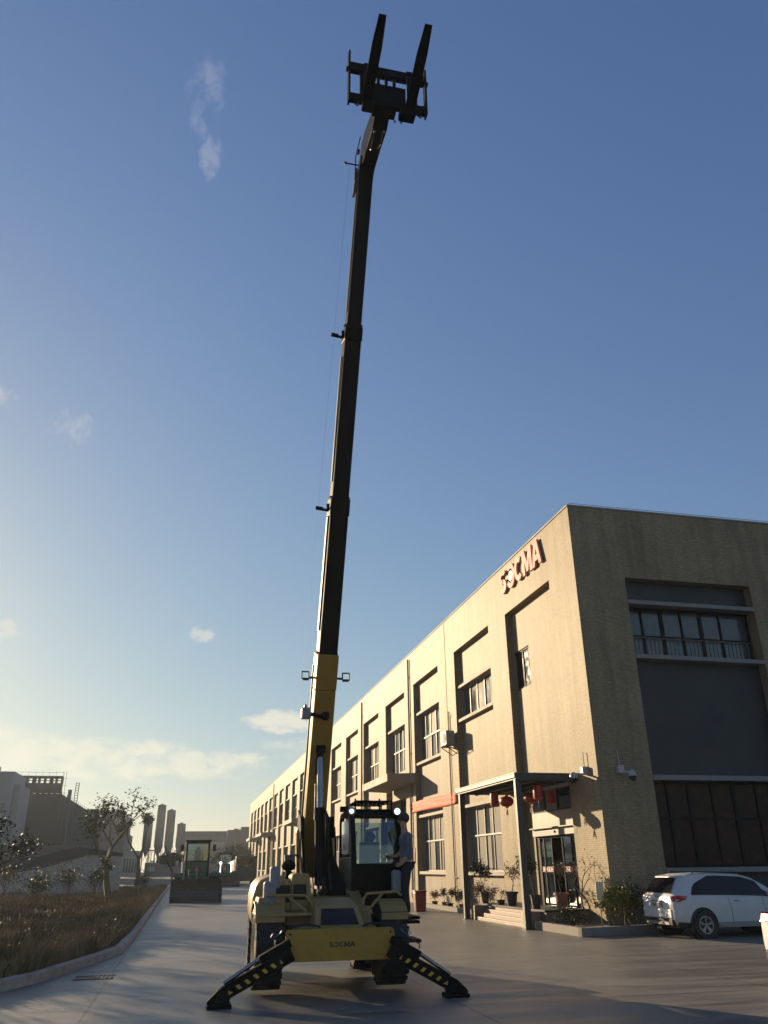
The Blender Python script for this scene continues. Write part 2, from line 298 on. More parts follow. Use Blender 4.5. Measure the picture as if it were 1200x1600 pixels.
def thing(name, label, cat, loc=(0,0,0), group=None, rz=0., world=True, kind=None):
    o = bpy.data.objects.new(name, None); COL.objects.link(o); o.location = loc; o.rotation_euler = (0,0,rz); o.empty_display_size = .2
    if world: ORG[o.name] = Vector(loc)
    return tag(o, label, cat, group, kind)
def solo(mb, name, mt, label, cat, group=None, kind=None, loc=(0,0,0), **kw):   # a thing that is one mesh, modelled in place
    o = mb.build(name, mt, None, off=loc, **kw); o.location = loc
    return tag(o, label, cat, group, kind)
def struct(mb, name, mt, **kw): o = mb.build(name, mt, None, **kw); o['kind'] = 'structure'; return o
def copy_tree(o, parent=None):
    c = o.copy(); COL.objects.link(c); c.parent = parent
    for ch in list(o.children): copy_tree(ch, c)
    return c
# ------------------------------------------------------------------ ground
g = MB(); g.face([(-620,-220,-.06),(620,-220,-.06),(620,870,-.06),(-620,870,-.06)]); struct(g, 'ground', 'soil')
KERB = [(-1.0,210),(-1.0,120),(-1.0,64),(-1.02,40),(-1.0,24),(-1.08,19.9),(-1.32,18.5),(-1.74,16.6),(-2.08,15.1),(-2.5,14.1),(-3.4,12.9),(-5.2,11.4),(-9,9.6),(-16,8.2)]
g = MB(); n = len(KERB)
for k in range(n-1):
    (x0,y0),(x1,y1) = KERB[k], KERB[k+1]; g.face([(x1,y1,0),(80,y1,0),(80,y0,0),(x0,y0,0)])
g.face([(-16,8.2,0),(-16,-12,0),(80,-12,0),(80,8.2,0)]); struct(g, 'yard', 'yard', fixn=True)
kb = MB()
def kerb_run(path, h, w, side):
    P = []
    for k, p in enumerate(path):
        a = Vector(path[max(k-1,0)]); b = Vector(path[min(k+1,len(path)-1)]); d = (b-a).normalized(); nn = Vector((-d.y,d.x))*side*w
        P.append((Vector(p), Vector(p)+nn))
    for k in range(len(P)-1):
        (a,a2),(b,b2) = P[k],P[k+1]; L = (b-a).length; ns = max(1, round(L/1.0)) if L < 60 else 30
        for i in range(ns):
            t0, t1 = i/ns+.006/L, (i+1)/ns-.006/L
            c0,c1,d0,d1 = a.lerp(b,t0),a.lerp(b,t1),a2.lerp(b2,t0),a2.lerp(b2,t1); j = random.uniform(-.006,.006); hh = h+j
            v = [(c0.x,c0.y,-.02),(c1.x,c1.y,-.02),(d1.x,d1.y,-.02),(d0.x,d0.y,-.02),(c0.x,c0.y,hh-.015),(c1.x,c1.y,hh-.015),(d1.x,d1.y,hh),(d0.x,d0.y,hh)]
            kb.raw(v, [(3,2,1,0),(4,5,6,7),(0,1,5,4),(1,2,6,5),(2,3,7,6),(3,0,4,7)])
kerb_run(KERB, .15, .14, -1)
struct(kb, 'kerb', 'kerbc')
def fz(x, y): return .10 + .10*math.sin(x*.55+y*.21)*math.cos(y*.33-x*.4) + .05*math.sin(x*2.1+1)*math.sin(y*1.7)
def kx(y):
    for (x0,y0),(x1,y1) in zip(KERB, KERB[1:]):
        if y1 <= y <= y0: return x0+(x1-x0)*(y0-y)/(y0-y1)
    return -1.0
g = MB(); ys = [8.4+.9*i for i in range(36)]+[41+3*i for i in range(60)]; nu = 46
vv = []
for y in ys:
    x0 = kx(y)-.12
    for i in range(nu): 
        t = i/(nu-1); x = x0-70*t**2.2; e = min(1,(x0-x)/.5); vv.append((x,y,.11*(1-e)+fz(x,y)*e))
g.raw(vv, [(j*nu+i,(j+1)*nu+i,(j+1)*nu+i+1,j*nu+i+1) for j in range(len(ys)-1) for i in range(nu-1)]); struct(g, 'field', 'soil', smooth=True)
g = MB()
for k in range(18):
    y = 52+k*3.2; g.face([(4.28,y,.004),(4.40,y,.004),(4.38,y+2.9,.004),(4.26,y+2.9,.004)])
struct(g, 'road_line', 'line')
g = MB(); c = Vector((-1.22,15.62,0)); 
for i in range(9): g.box((c.x-.30+.066*i, c.y-.22, .004),(c.x-.275+.066*i, c.y+.22,.012))
g.box((c.x-.33,c.y-.25,.004),(c.x+.30,c.y-.22,.013)); g.box((c.x-.33,c.y+.22,.004),(c.x+.30,c.y+.25,.013)); g.box((c.x-.3,c.y-.21,.001),(c.x+.27,c.y+.21,.003))
solo(g, 'drain_grate', 'drain', 'slotted iron drain grate set in the road beside the curved kerb', 'drain', loc=(c.x,c.y,0))
# ------------------------------------------------------------------ factory
X0, Y0, ZT = 11.23, 21.5, 12.25
bld = thing('factory_building', 'long cream tiled factory with tall window recesses and flat roof, right of the lifting machine', 'building', (X0,Y0,0))
FAR = [27.5, 33.9] + [41.0+6.47*k for k in range(18)]
NEAR = [23.4, 29.35] + [36.45+6.47*k for k in range(18)]
DOORK = {3, 9, 14, 17}
YE = 154.0
def grid(us, vs_, dep, P, mt):
    b = MB(); us = sorted(set(us)); vs_ = sorted(set(vs_)); D = {}
    for i in range(len(us)-1):
        for j in range(len(vs_)-1):
            u0,u1,v0,v1 = us[i],us[i+1],vs_[j],vs_[j+1]; d = dep((u0+u1)/2,(v0+v1)/2); D[i,j] = d
            b.face([P(u0,v0,d[0]),P(u1,v0,d[0]),P(u1,v1,d[0]),P(u0,v1,d[0])], d[1])
    for (i,j), d in D.items():
        for (a,c), e in (((i+1,j),'u'),((i,j+1),'v')):
            if (a,c) in D and D[a,c][0] != d[0]:
                d2 = D[a,c]; t = d[1] if d[0] < d2[0] else d2[1]
                if e == 'u': u = us[i+1]; b.face([P(u,vs_[j],d[0]),P(u,vs_[j],d2[0]),P(u,vs_[j+1],d2[0]),P(u,vs_[j+1],d[0])], t)
                else: v = vs_[j+1]; b.face([P(us[i],v,d[0]),P(us[i+1],v,d[0]),P(us[i+1],v,d2[0]),P(us[i],v,d2[0])], t)
    return b
us = [Y0,YE]+FAR+NEAR+[26.9,26.12]; vs_ = [0,.42,1.4,3.94,3.86,6.44,7.47,8.93,8.85,7.45,10.47,10.36,ZT,5.0]
def depL(y, z):
    for k,(f,nr) in enumerate(zip(FAR,NEAR)):
        if nr < y < f:
            if k == 0:
                if z > 10.36: return (0,'tile')
                if y < 26.9 and .42 < z < 3.86: return (.75,'black')
                if y > 26.12 and 7.45 < z < 8.85: return (.5,'black')
                return (.26,'tile') if z > 3 else (.26,'tile')
            if z > 10.47: return (0,'tile')
            if k in DOORK:
                if z < 5.0 and y < f-.9: return (.9,'black')
            elif 1.4 < z < 3.94: return (.5,'black')
            if (7.47 if k == 1 else 6.44) < z < 8.93: return (.5,'black')
            return (.26,'tile_in' if k > 1 or z < 4 else 'tile')
    return (0,'tile')
w = grid(us, vs_, depL, lambda u,v,d: (X0+d,u,v), 'tile')
# right-hand face
RX0, RX1 = 12.94, 17.45
us2 = [X0,RX0,RX1,40]; vs2 = [0,1.38,1.5,3.80,3.95,7.32,7.46,9.06,9.20,9.92,ZT]
def depR(x, z):
    if RX0 < x < RX1 and z < 9.92:
        if 1.5 < z < 3.8 or 7.46 < z < 9.06: return (.55,'black')
        return (.34,'panel')
    return (0,'tile')
w2 = grid(us2, vs2, depR, lambda u,v,d: (u,Y0+d,v), 'tile')
i = len(w.v); w.v += w2.v; w.f += [tuple(i+k for k in f) for f in w2.f]; w.mi += [w.m(w2.mats[k]) for k in w2.mi]
w.face([(X0,YE,0),(60,YE,0),(60,YE,ZT),(X0,YE,ZT)],'tile').face([(40,Y0,0),(40,YE,0),(40,YE,ZT),(40,Y0,ZT)],'tile')
w.build('wall', None, bld, fixn=False)
r = MB(); r.face([(X0+.02,Y0+.02,ZT-.3),(40,Y0+.02,ZT-.3),(40,YE,ZT-.3),(X0+.02,YE,ZT-.3)]); r.build('roof','conc',bld)
r = MB(); r.box((X0-.03,Y0-.03,ZT),(X0+.2,YE,ZT+.05)); r.box((X0+.2,Y0-.03,ZT),(40,Y0+.2,ZT+.05)); r.build('parapet_coping','slab',bld)
r = MB(); r.tube([(X0+.1,Y0+.05,ZT+.13),(26,Y0+.05,ZT+.13),(40,Y0+.05,ZT+.13)],.008,5); 
for k in range(20): r.tube([(X0+.1+1.4*k,Y0+.05,ZT+.04),(X0+.1+1.4*k,Y0+.05,ZT+.13)],.008,5)
r.build('lightning_wire','steel',bld)
jn = MB(); jn.box((X0-.012,35.17,.3),(X0+.0,35.22,ZT)); jn.build('expansion_joint','pav',bld)
def window(y0, y1, z0, z1, cols, head=True, sill=True, k=0, transom=.55, prev=None):
    f = MB(); x = X0+.37; t = .05
    f.box((x,y0,z0),(x+.06,y0+t,z1)); f.box((x,y1-t,z0),(x+.06,y1,z1)); f.box((x,y0+t,z0),(x+.06,y1-t,z0+t)); f.box((x,y0+t,z1-t),(x+.06,y1-t,z1))
    zt = z0+(z1-z0)*transom
    if transom: f.box((x-.015,y0+t,zt-.03),(x+.06,y1-t,zt+.03))
    for c in range(1,cols):
        y = y0+(y1-y0)*c/cols; 
        if transom: f.box((x,y-.025,z0+t),(x+.055,y+.025,zt-.03)); f.box((x,y-.025,zt+.03),(x+.055,y+.025,z1-t))
        else: f.box((x,y-.025,z0+t),(x+.055,y+.025,z1-t))
    wd = f.build('window','frame',bld)
    rnd = random.Random(k*13+int(z0*10)); p = MB()
    rows = [(z0+t,zt-.03),(zt+.03,z1-t)] if transom else [(z0+t,z1-t)]
    for (a,b) in rows:
        for c in range(cols):
            ya, yb = y0+(y1-y0)*c/cols+.03, y0+(y1-y0)*(c+1)/cols-.03; m_ = rnd.choice(['curt','curt','curt','curt2'])
            dx = rnd.uniform(0,.012); split = rnd.random() < .5
            if split:
                ym = ya+(yb-ya)*rnd.uniform(.25,.6)
                p.face([(x+.035+dx,ya,a),(x+.035+dx,ym,a),(x+.035+dx,ym,b),(x+.035+dx,ya,b)],m_); p.face([(x+.03,ym,a),(x+.05,yb,a),(x+.05,yb,b),(x+.03,ym,b)],'curt2' if m_=='curt' else 'curt')
            else: p.face([(x+.035+dx,ya,a),(x+.035,yb,a),(x+.035,yb,b),(x+.035+dx,ya,b)],m_)
    p.build('pane',None,wd)
    if head: s = MB(); s.box((X0+.10,y0+.004,z1+.002),(X0+.49,y1-.004,z1+.13)); s.build('lintel','slab',wd,bevel=.006)
    if sill: s = MB(); s.box((X0+.06,y0+.004,z0-.13),(X0+.49,y1-.004,z0-.002)); s.build('sill','slab',wd,bevel=.006)
    return wd
for k,(f,nr) in enumerate(zip(FAR,NEAR)):
    if k == 0: continue
    window(nr, f, 7.47 if k==1 else 6.44, 8.80 if k>0 else 0, 5, sill=k not in DOORK, k=k, transom=0 if k==1 else .5)
    if k not in DOORK: window(nr, f, 1.4, 3.81, 5, k=k+40)
# slit window
s = MB(); x = X0+.3
s.box((x,26.13,7.46),(x+.05,26.2,8.84)); s.box((x,26.75,7.46),(x+.05,26.8,8.84)); s.box((x,26.2,8.79),(x+.05,27.49,8.84)); s.box((x,26.2,7.46),(x+.05,27.49,7.51))
sw = s.build('window','dframe',bld); s = MB(); s.face([(x+.03,26.2,7.5),(x+.03,27.49,7.5),(x+.03,27.49,8.8),(x+.03,26.2,8.8)]); s.build('pane','carglass',sw)
# loading doors with canopies
for k in sorted(DOORK):
    f, nr = FAR[k], NEAR[k]
    d = MB()
    for j in range(10): d.box((X0+.80,nr+.01,.02+.5*j),(X0+.84,f-.92,.48+.5*j))
    d.build('loading_door','dframe' if k==3 else 'roofd',bld)
    c = MB(); poly = [(X0-.0,5.98),(X0-1.48,5.93),(X0-1.48,5.56),(X0,5.50)]
    y0, y1 = (41.0,47.2) if k==3 else (nr-1.4, f+1.2)
    c.prism(poly, y0, y1, 'y'); c.build('canopy','slab',bld,bevel=.01)
# rainwater pipes
for y in (41.75,54.3,80.1,112.6):
    p = MB(); p.tube([(X0-.07,y,.2),(X0-.07,y,12.0)],.05,8)
    for z in range(1,12,2): p.box((X0-.12,y-.06,z),(X0,y+.06,z+.04))
    p.build('rainwater_pipe','slab' if y>42 else 'slab',bld)
p = MB(); p.tube([(X0-.045,34.95,.25),(X0-.045,34.95,5.6),(X0-.045,34.9,8.0)],.022,6); p.box((X0-.06,34.7,1.15),(X0-.03,35.25,1.19)); p.build('conduit','rust',bld)
# right face windows
def rwin(z0, z1, bars, zt, m_up, m_lo, big=()):
    f = MB(); y = Y0+.43; t = .06
    f.box((RX0,y,z0),(RX0+t,y+.07,z1)); f.box((RX1-t,y,z0),(RX1,y+.07,z1)); f.box((RX0+t,y,z0),(RX1-t,y+.07,z0+t)); f.box((RX0+t,y,z1-t),(RX1-t,y+.07,z1)); f.box((RX0+t,y-.01,zt-.035),(RX1-t,y+.07,zt+.035))
    for i,x in enumerate(bars):
        ww = .06 if i in big else .03
        f.box((x-ww,y,z0+t),(x+ww,y+.065,zt-.035)); f.box((x-ww,y,zt+.035),(x+ww,y+.065,z1-t))
    wd = f.build('window','dframe',bld); xs = [RX0+t]+list(bars)+[RX1-t]; p = MB()
    for i in range(len(xs)-1):
        a, b = xs[i]+.03, xs[i+1]-.03
        for (u,v,mm) in ((z0+t,zt-.035,m_lo),(zt+.035,z1-t,m_up)):
            e = random.uniform(-.008,.008); p.face([(a,y+.04+e,u),(b,y+.04,u),(b,y+.04-e,v),(a,y+.04,v)],mm)
    p.build('pane',None,wd); return wd
up = rwin(7.46, 9.06, (13.58,14.28,14.98,15.68,16.38), 8.14, 'purple','curt2', big=(1,3))
lo = rwin(1.5, 3.80, (13.59,14.30,15.05,15.78,16.54), 2.78, 'maroon','maroon', big=(1,3))
g = MB()
for i in range(32):
    x = RX0+.1+(RX1-RX0-.2)*i/31; g.box((x-.008,Y0+.36,7.52),(x+.008,Y0+.375,8.08 ))
g.box((RX0+.05,Y0+.35,8.07),(RX1-.05,Y0+.38,8.10)); g.build('window_railing','steel',up)
for z0,z1 in ((9.06,9.19),(7.33,7.46),(3.80,3.94),(1.37,1.5)): b = MB(); b.box((RX0+.003,Y0-.02,z0),(RX1-.003,Y0+.5,z1)); b.build('wall_band','band',bld,bevel=.008)

# ---- entrance: platform, door, porch
PZ = .42
st = MB(); st.box((9.92,22.9,.0),(X0+.0,28.25,PZ)); st.box((X0+.0,23.41,0),(X0+.74,26.89,PZ-.004))
st.build('entrance_platform','granite',bld,bevel=.01)
sp = MB(); sp.box((9.86,22.86,PZ+.002),(X0-.002,28.28,PZ+.045)); sp.build('platform_edge','blackp',bld)
st = MB()
for i in range(3): st.box((9.52+.135*i,23.62,0),(9.65+.135*i,27.6,.10+.11*i))
st.build('entrance_steps','granite',bld,bevel=.008)
for ya,yb in ((27.62,27.98),(23.16,23.6)): st = MB(); st.box((9.46,ya,0),(9.915,yb,PZ)); st.build('step_cheek','granite',bld,bevel=.01)
dr = MB(); x = X0+.30
dr.box((x,23.42,PZ),(x+.06,23.5,2.45)); dr.box((x,26.66,PZ),(x+.06,26.88,2.45))
for y in (24.3,24.95,25.75,26.35): dr.box((x,y-.022,PZ),(x+.03,y+.022,2.45))
dr.box((x,23.5,2.40),(x+.06,26.66,2.45))
door = dr.build('entrance_door','dframe',bld)
gl = MB()
for a,b in ((23.5,24.27),(24.33,24.92),(25.78,26.32),(26.38,26.66)): gl.face([(x+.03,a,PZ),(x+.03,b,PZ),(x+.03,b,2.4),(x+.03,a,2.4)])
gl.build('glass_leaf','doorglass',door)
for (a,b) in ((23.5,24.9),(25.78,26.66)):
    s_ = MB(); s_.box((x+.018,a,1.40),(x+.026,b,1.56),'redp'); 
    for i in range(int((b-a)/.2)): s_.box((x+.012,a+.06+.2*i,1.455),(x+.017,a+.15+.2*i,1.505),'pale')
    s_.build('door_strip',None,door)
h = MB(); h.ball((x-.02,25.05,1.65),.035,mt='white'); h.ball((x-.02,25.68,1.65),.035,mt='white'); h.build('door_knob',None,door,smooth=True)
hd = MB(); hd.box((X0+.16,23.42,2.47),(X0+.5,26.88,2.68)); hd.ball((X0+.15,25.1,2.57),.035,mt=None); hd.build('door_operator','steel',bld)
hd = MB(); hd.box((X0+.20,23.42,2.72),(X0+.5,26.88,3.18)); hd.build('door_header','pinkglass',bld)
hd = MB(); hd.box((X0+.05,23.41,2.685),(X0+.5,26.89,2.718)); hd.build('header_trim','steel',bld)
tp = MB(); tp.box((X0+.25,23.42,3.18),(X0+.3,26.88,3.23)); tp.box((X0+.25,24.9,3.23),(X0+.3,24.96,3.86)); tp.box((X0+.25,25.9,3.23),(X0+.3,25.96,3.86)); t2 = tp.build('window','dframe',bld)
p = MB(); p.face([(X0+.28,23.42,3.23),(X0+.28,24.9,3.23),(X0+.28,24.9,3.86),(X0+.28,23.42,3.86)],'carglass').face([(X0+.28,24.96,3.23),(X0+.28,25.9,3.23),(X0+.28,25.9,3.86),(X0+.28,24.96,3.86)],'curt').face([(X0+.28,25.96,3.23),(X0+.28,26.88,3.23),(X0+.28,26.88,3.86),(X0+.28,25.96,3.86)],'carglass'); p.build('pane',None,t2)
por = MB(); PY0, PY1, PX = 22.78, 28.30, 9.26      # porch
por.box((PX,PY0,3.90),(PX+.10,PY1,4.06),'dsteel'); por.box((PX+.10,PY0,3.88),(X0-.01,PY0+.10,4.06),'dsteel'); por.box((PX+.10,PY1-.10,3.90),(X0-.01,PY1,4.06),'dsteel'); por.box((X0-.10,PY0+.1,3.9),(X0-.008,PY1-.1,4.05),'dsteel')
for i in range(1,7): y = PY0+.1+(PY1-PY0-.2)*i/7; por.box((PX+.1,y-.03,3.90),(X0-.1,y+.03,4.03),'dsteel')
for i in range(1,3): xx = PX+(X0-PX)*i/3; por.box((xx-.03,PY0+.1,3.86),(xx+.03,PY1-.1,3.897),'dsteel')
prf = por.build('porch_frame',None,bld)
fs = MB(); fs.box((PX-.045,PY0-.02,3.95),(PX-.003,PY1+.02,4.05)); fs.box((PX-.045,PY0-.02,4.062),(X0-.01,PY1+.02,4.085)); fs.box((PX-.03,PY1-.4,3.2),(PX-.01,PY1-.3,3.95)) if False else None
fs.build('porch_roof_edge','steel',prf)
rg = MB()
for i in range(7):
    y = PY0+.12+(PY1-PY0-.24)*i/7
    if i % 2 == 0: rg.box((PX+.1,y,4.088),(X0-.02,y+.74,4.10))
rg.build('porch_roof_sheet','roofd',prf)
for yy in (22.92,28.12):
    c = MB(); c.box((PX+.01,yy-.07,.0),(PX+.025,yy+.07,3.899),'steel'); c.box((PX+.025,yy-.075,.0),(PX+.19,yy+.075,3.899),'dsteel'); c.box((PX-.03,yy-.12,0),(PX+.24,yy+.12,.02),'dsteel'); c.build('porch_column',None,bld)
# sign on the wall
sg = thing('wall_sign', 'faded red metal letters high on the sunlit facade near the corner', 'sign', (X0,25.6,11.0))
lets = [('S',27.55,26.84),('C',25.98,25.30),('M',25.22,24.36),('A',24.36,23.58)]
for ch,a,b in lets:
    letter('letter', ch, 'pink', sg, (X0-.03,a,11.10), (0,-1,0), (0,0,1), a-b-.02, .92, .08)
ring = MB(); cy, cz = 26.42, 11.56
def ringseg(r0, r1, a0, a1, x0, x1, n=20, sy=1., mt=None, tgt=None):
    pts = [(math.radians(a0+(a1-a0)*i/n)) for i in range(n+1)]
    poly = [(cy-sy*r1*math.cos(a), cz+r1*math.sin(a)) for a in pts]+[(cy-sy*r0*math.cos(a), cz+r0*math.sin(a)) for a in reversed(pts)]
    (tgt or ring).prism(poly, x0, x1, 'x', mt)
ringseg(.28,.47,-150,130,X0-.10,X0-.03,sy=.86); ring.build('emblem','pink',sg)
e = MB(); ringseg(.0,.2,0,359,X0-.09,X0-.03,tgt=e); e.build('emblem_disc','signside',sg)
# on the facade
b = MB(); ny = 16; nz = 5; v = []
for i in range(ny+1):
    for j in range(nz+1):
        y = 41.95-7.75*i/ny; z = 4.08+.48*j/nz + .04*math.sin(i*.35)-.0*i; v.append((X0-.035-.018*math.sin(j*2.4+i*.45)-.014*math.sin(i*2.1+j), y, z-.02*math.sin(i/ny*math.pi)))
b.raw(v, [(i*(nz+1)+j,(i+1)*(nz+1)+j,(i+1)*(nz+1)+j+1,i*(nz+1)+j+1) for i in range(ny) for j in range(nz)])
o = solo(b, 'cloth_banner', 'banner', 'faded orange red cloth banner stretched along the facade beside the porch', 'banner', loc=(X0,38,4.3), smooth=True)
md = o.modifiers.new('thick','SOLIDIFY'); md.thickness = .01
p = MB(); p.box((X0-.03,41.36,1.76),(X0-.004,42.50,2.46),'redp')
for cyy in (42.2,41.65):
    for r_ in range(3):
        z = 2.30-.21*r_
        for (a,b_,c_,d_) in ((-.12,.0,.12,.012),(-.09,.05,.09,.06),(-.006,-.07,.006,.07),(-.1,-.06,-.02,-.05),(.03,-.075,.11,-.06)): p.box((X0-.036,cyy+a,z+b_),(X0-.031,cyy+c_,z+d_+.006),'pale')
solo(p, 'wall_poster', None, 'small red notice plaque with pale characters on the pilaster above the red bin', 'poster', loc=(X0,41.9,2.1))
ac = thing('air_conditioner', 'outdoor air conditioner unit on a bracket high on the sunlit facade', 'air conditioner', (X0,34.3,6.4))
a = MB(); a.box((X0-.50,33.95,6.42),(X0-.12,34.75,7.02)); a.build('casing','ac',ac,bevel=.02)
a = MB(); a.lathe((X0-.505,34.25,6.72),[(.22,0),(.22,-.012),(.0,-.012)],'x',20); 
for k in range(6): a.box((X0-.525,34.02,6.52+.08*k),(X0-.52,34.48,6.53+.08*k))
a.build('fan_grille','blackp',ac)
a = MB()
for y in (34.02,34.68): a.box((X0-.55,y-.02,6.37),(X0,y+.02,6.41)); a.bar((X0-.5,y,6.37),(X0,y,6.05),.03,.03)
a.build('bracket','steel',ac)
a = MB(); a.tube([(X0-.15,34.8,6.9),(X0-.06,34.88,7.3),(X0-.04,34.86,7.7),(X0-.1,34.75,7.85)],.018,6); a.build('hose','rust',ac)
def cctv(name, label, base, nx, wallpt):
    t = thing(name, label, 'camera', base); bx_,by_,bz_ = base; nx = Vector(nx)
    m_ = MB(); m_.bar(Vector(base), Vector(base)+nx*.45, .05,.05); m_.tube([Vector(base)+nx*.05+Vector((0,0,.05)), Vector(base)+nx*.05+Vector((0,0,.62))],.014,6); m_.build('arm','camw',t)
    e = Vector(base)+nx*.42; m_ = MB(); m_.lathe(e+Vector((0,0,-.12)),[(.115,0),(.12,.06),(.09,.13),(.03,.17)],n=16); m_.build('housing','camw',t,smooth=True)
    m_ = MB(); m_.ball(e+Vector((0,0,-.14)),(.1,.1,.12)); m_.build('dome','blackp',t,smooth=True)
    s0 = Vector(base)+nx*.06; m_ = MB(); m_.box(s0+Vector((-.09,-.09,-.02)),s0+Vector((.09,.09,.2))); m_.build('junction_box','camw',t,bevel=.01)
cctv('dome_camera','white dome camera on the sunlit wall at the porch roof end','' or (X0-.02,22.15,4.0),(-1,0,0),None)
cctv('dome_camera','white dome camera on the dark shaded wall near the building corner',(11.86,Y0-.02,3.98),(.55,-.83,0),None)
# lanterns
def round_lantern(label, loc):
    t = thing('round_lantern', label, 'lantern', loc, 'red lanterns hung under the porch'); x,y,z = loc; m_ = MB()
    for k in range(1): m_.lathe((x,y,z),[(.06,.155),(.15,.13),(.21,.07),(.225,0),(.21,-.07),(.15,-.13),(.06,-.155)],n=24)
    m_.build('body','red',t,smooth=True); m_ = MB(); m_.lathe((x,y,z),[(.065,.155),(.065,.19)],n=12); m_.lathe((x,y,z),[(.065,-.19),(.065,-.155)],n=12); m_.build('cap','hazard',t)
    m_ = MB(); 
    for k in range(9): a = random.uniform(0,6.3); m_.tube([(x,y,z-.19),(x+.03*math.cos(a),y+.03*math.sin(a),z-.3),(x+.05*math.cos(a),y+.05*math.sin(a),z-.38-random.random()*.06)],.007,4)
    m_.build('tassel','red',t); m_ = MB(); m_.tube([(x,y,z+.18),(x,y,3.89)],.005,4); m_.build('cord','blackp',t)
def tube_lantern(label, loc):
    t = thing('cylinder_lantern', label, 'lantern', loc, 'red lanterns hung under the porch'); x,y,z = loc; m_ = MB()
    m_.lathe((x,y,z),[(.07,.2),(.12,.19),(.135,.15),(.135,-.15),(.12,-.19),(.07,-.2)],n=20); m_.build('body','red',t,smooth=True)
    m_ = MB(); m_.tube([(x,y,z-.2),(x+.01,y,z-.32),(x+.03,y+.02,z-.42)],.007,4); m_.build('tassel','red',t); m_ = MB(); m_.tube([(x,y,z+.2),(x,y,3.87)],.005,4); m_.build('cord','blackp',t)
tube_lantern('bright red cylinder lantern hanging in the sun, first from the far end of the porch', (9.7,25.8,3.56))
round_lantern('round dark red lantern with tassel, hanging left of the near porch column', (9.7,24.75,3.43))
round_lantern('round red lantern with tassel, hanging just right of the near porch column', (10.3,24.2,3.50))
tube_lantern('tall red cylinder lantern hanging highest, by the near edge of the porch', (10.0,22.98,3.56))
tube_lantern('small dim red cylinder lantern hanging close in front of the transom glass', (10.75,23.75,3.5))
# red bin
bn = thing('red_bin','tall dark red rubbish bin standing on the yard beyond the row of small pots','bin',(9.25,33.6,0))
m_ = MB(); m_.prism([(9.05,0),(9.45,0),(9.48,.68),(9.02,.68)],33.4,33.8,'y'); m_.build('body','redp',bn,bevel=.03)
m_ = MB(); m_.box((9.0,33.36,.685),(9.5,33.84,.74)); m_.build('lid','redp',bn,bevel=.02)
# planter kerb and soil at the corner
pk = thing('planter','low concrete kerb planter wrapping the shaded building corner','planter',(9.6,21.5,0))
m_ = MB(); m_.box((9.55,20.18,0),(9.71,22.84,.2)); m_.bar((9.55,20.12,.1),(12.0,20.62,.1),.16,.2); m_.build('kerb','conc',pk,bevel=.01)
m_ = MB(); m_.face([(9.7,20.2,.13),(12.0,20.66,.13),(12.0,21.49,.13),(X0,21.49,.15),(X0,22.84,.15),(9.7,22.84,.13)]); m_.build('earth','soil',pk)
m_ = MB(); m_.box((10.35,29.2,0),(10.5,37.9,.16)); tag(m_.build('low_kerb','conc',None),'low concrete kerb under the row of small potted plants','kerb',None)
# ---- plants
def leaf_cloud(b, pts, n, spread, size, rnd, flat=1.):
    for _ in range(n):
        c = Vector(rnd.choice(pts)); p = c+Vector((rnd.gauss(0,spread),rnd.gauss(0,spread),rnd.gauss(0,spread*flat)))
        s_ = size*rnd.uniform(.6,1.4); a = Vector((rnd.uniform(-1,1),rnd.uniform(-1,1),rnd.uniform(-.6,.6))).normalized(); q_ = a.cross(Vector((rnd.uniform(-1,1),rnd.uniform(-1,1),rnd.uniform(-1,1)))).normalized()
        b.face([p-a*s_, p-q_*s_*.42, p+a*s_, p+q_*s_*.42])
def branch(b, p, d, L, r, depth, rnd, tips, spread=.6, up=.15, n=(2,3), seg=3):
    pts = [Vector(p)]; dd = Vector(d).normalized()
    for k in range(seg): dd = (dd+Vector((rnd.gauss(0,.16),rnd.gauss(0,.16),rnd.gauss(0,.08)+up*.3))).normalized(); pts.append(pts[-1]+dd*L/seg)
    rr = [r*(1-.4*k/seg) for k in range(seg+1)]
    b.tube(pts, rr, 6 if depth > 1 else 4, cap=depth==0)
    if depth == 0: tips.append(pts[-1]); tips.append(pts[-2]); return
    for k in range(rnd.randint(*n)):
        a = rnd.uniform(0,6.28); v = (dd+Vector((math.cos(a),math.sin(a),rnd.uniform(-.2,.5)))*spread).normalized()
        branch(b, pts[-1] if k < 2 else pts[-2], v, L*rnd.uniform(.6,.85), r*.58, depth-1, rnd, tips, spread, up, n, seg)
def plant(name, label, loc, h, w, pot, seed, leaf='leafd', nleaf=300, ls=.035, group=None, potm='potb', cat='potted plant', stems=1):
    rnd = random.Random(seed); t = thing(name, label, cat, loc, group); x,y,z = loc; z0 = z
    if pot:
        pr, ph = pot; m_ = MB(); m_.lathe((x,y,z),[(pr*.66,0),(pr*.9,ph*.85),(pr*1.06,ph*.86),(pr*1.06,ph),(pr*.92,ph),(pr*.9,ph*.93)],n=16); m_.build('pot',potm,t,smooth=True); z0 = z+ph*.9
    m_ = MB(); tips = []
    for s_ in range(stems): branch(m_, (x+rnd.uniform(-.03,.03)*stems,y+rnd.uniform(-.03,.03)*stems,z0), (rnd.gauss(0,.25),rnd.gauss(0,.25),1), h*.42, .018 if h < 1.2 else .03, 3 if h > .6 else 2, rnd, tips, .55)
    m_.build('stem','bark',t); m_ = MB(); leaf_cloud(m_, tips, nleaf, w*.16, ls, rnd); m_.build('foliage',leaf,t); return t
plant('potted_plant','round leafy shrub in a black pot at the far end of the platform',(9.98,28.0,PZ+.05),.75,.6,(.17,.34),1,'leafd',800,.042)
plant('potted_plant','sparse shrub in a large black pot under the porch window',(9.98,25.6,PZ+.05),.75,.55,(.21,.40),2,'leafr',420,.034)
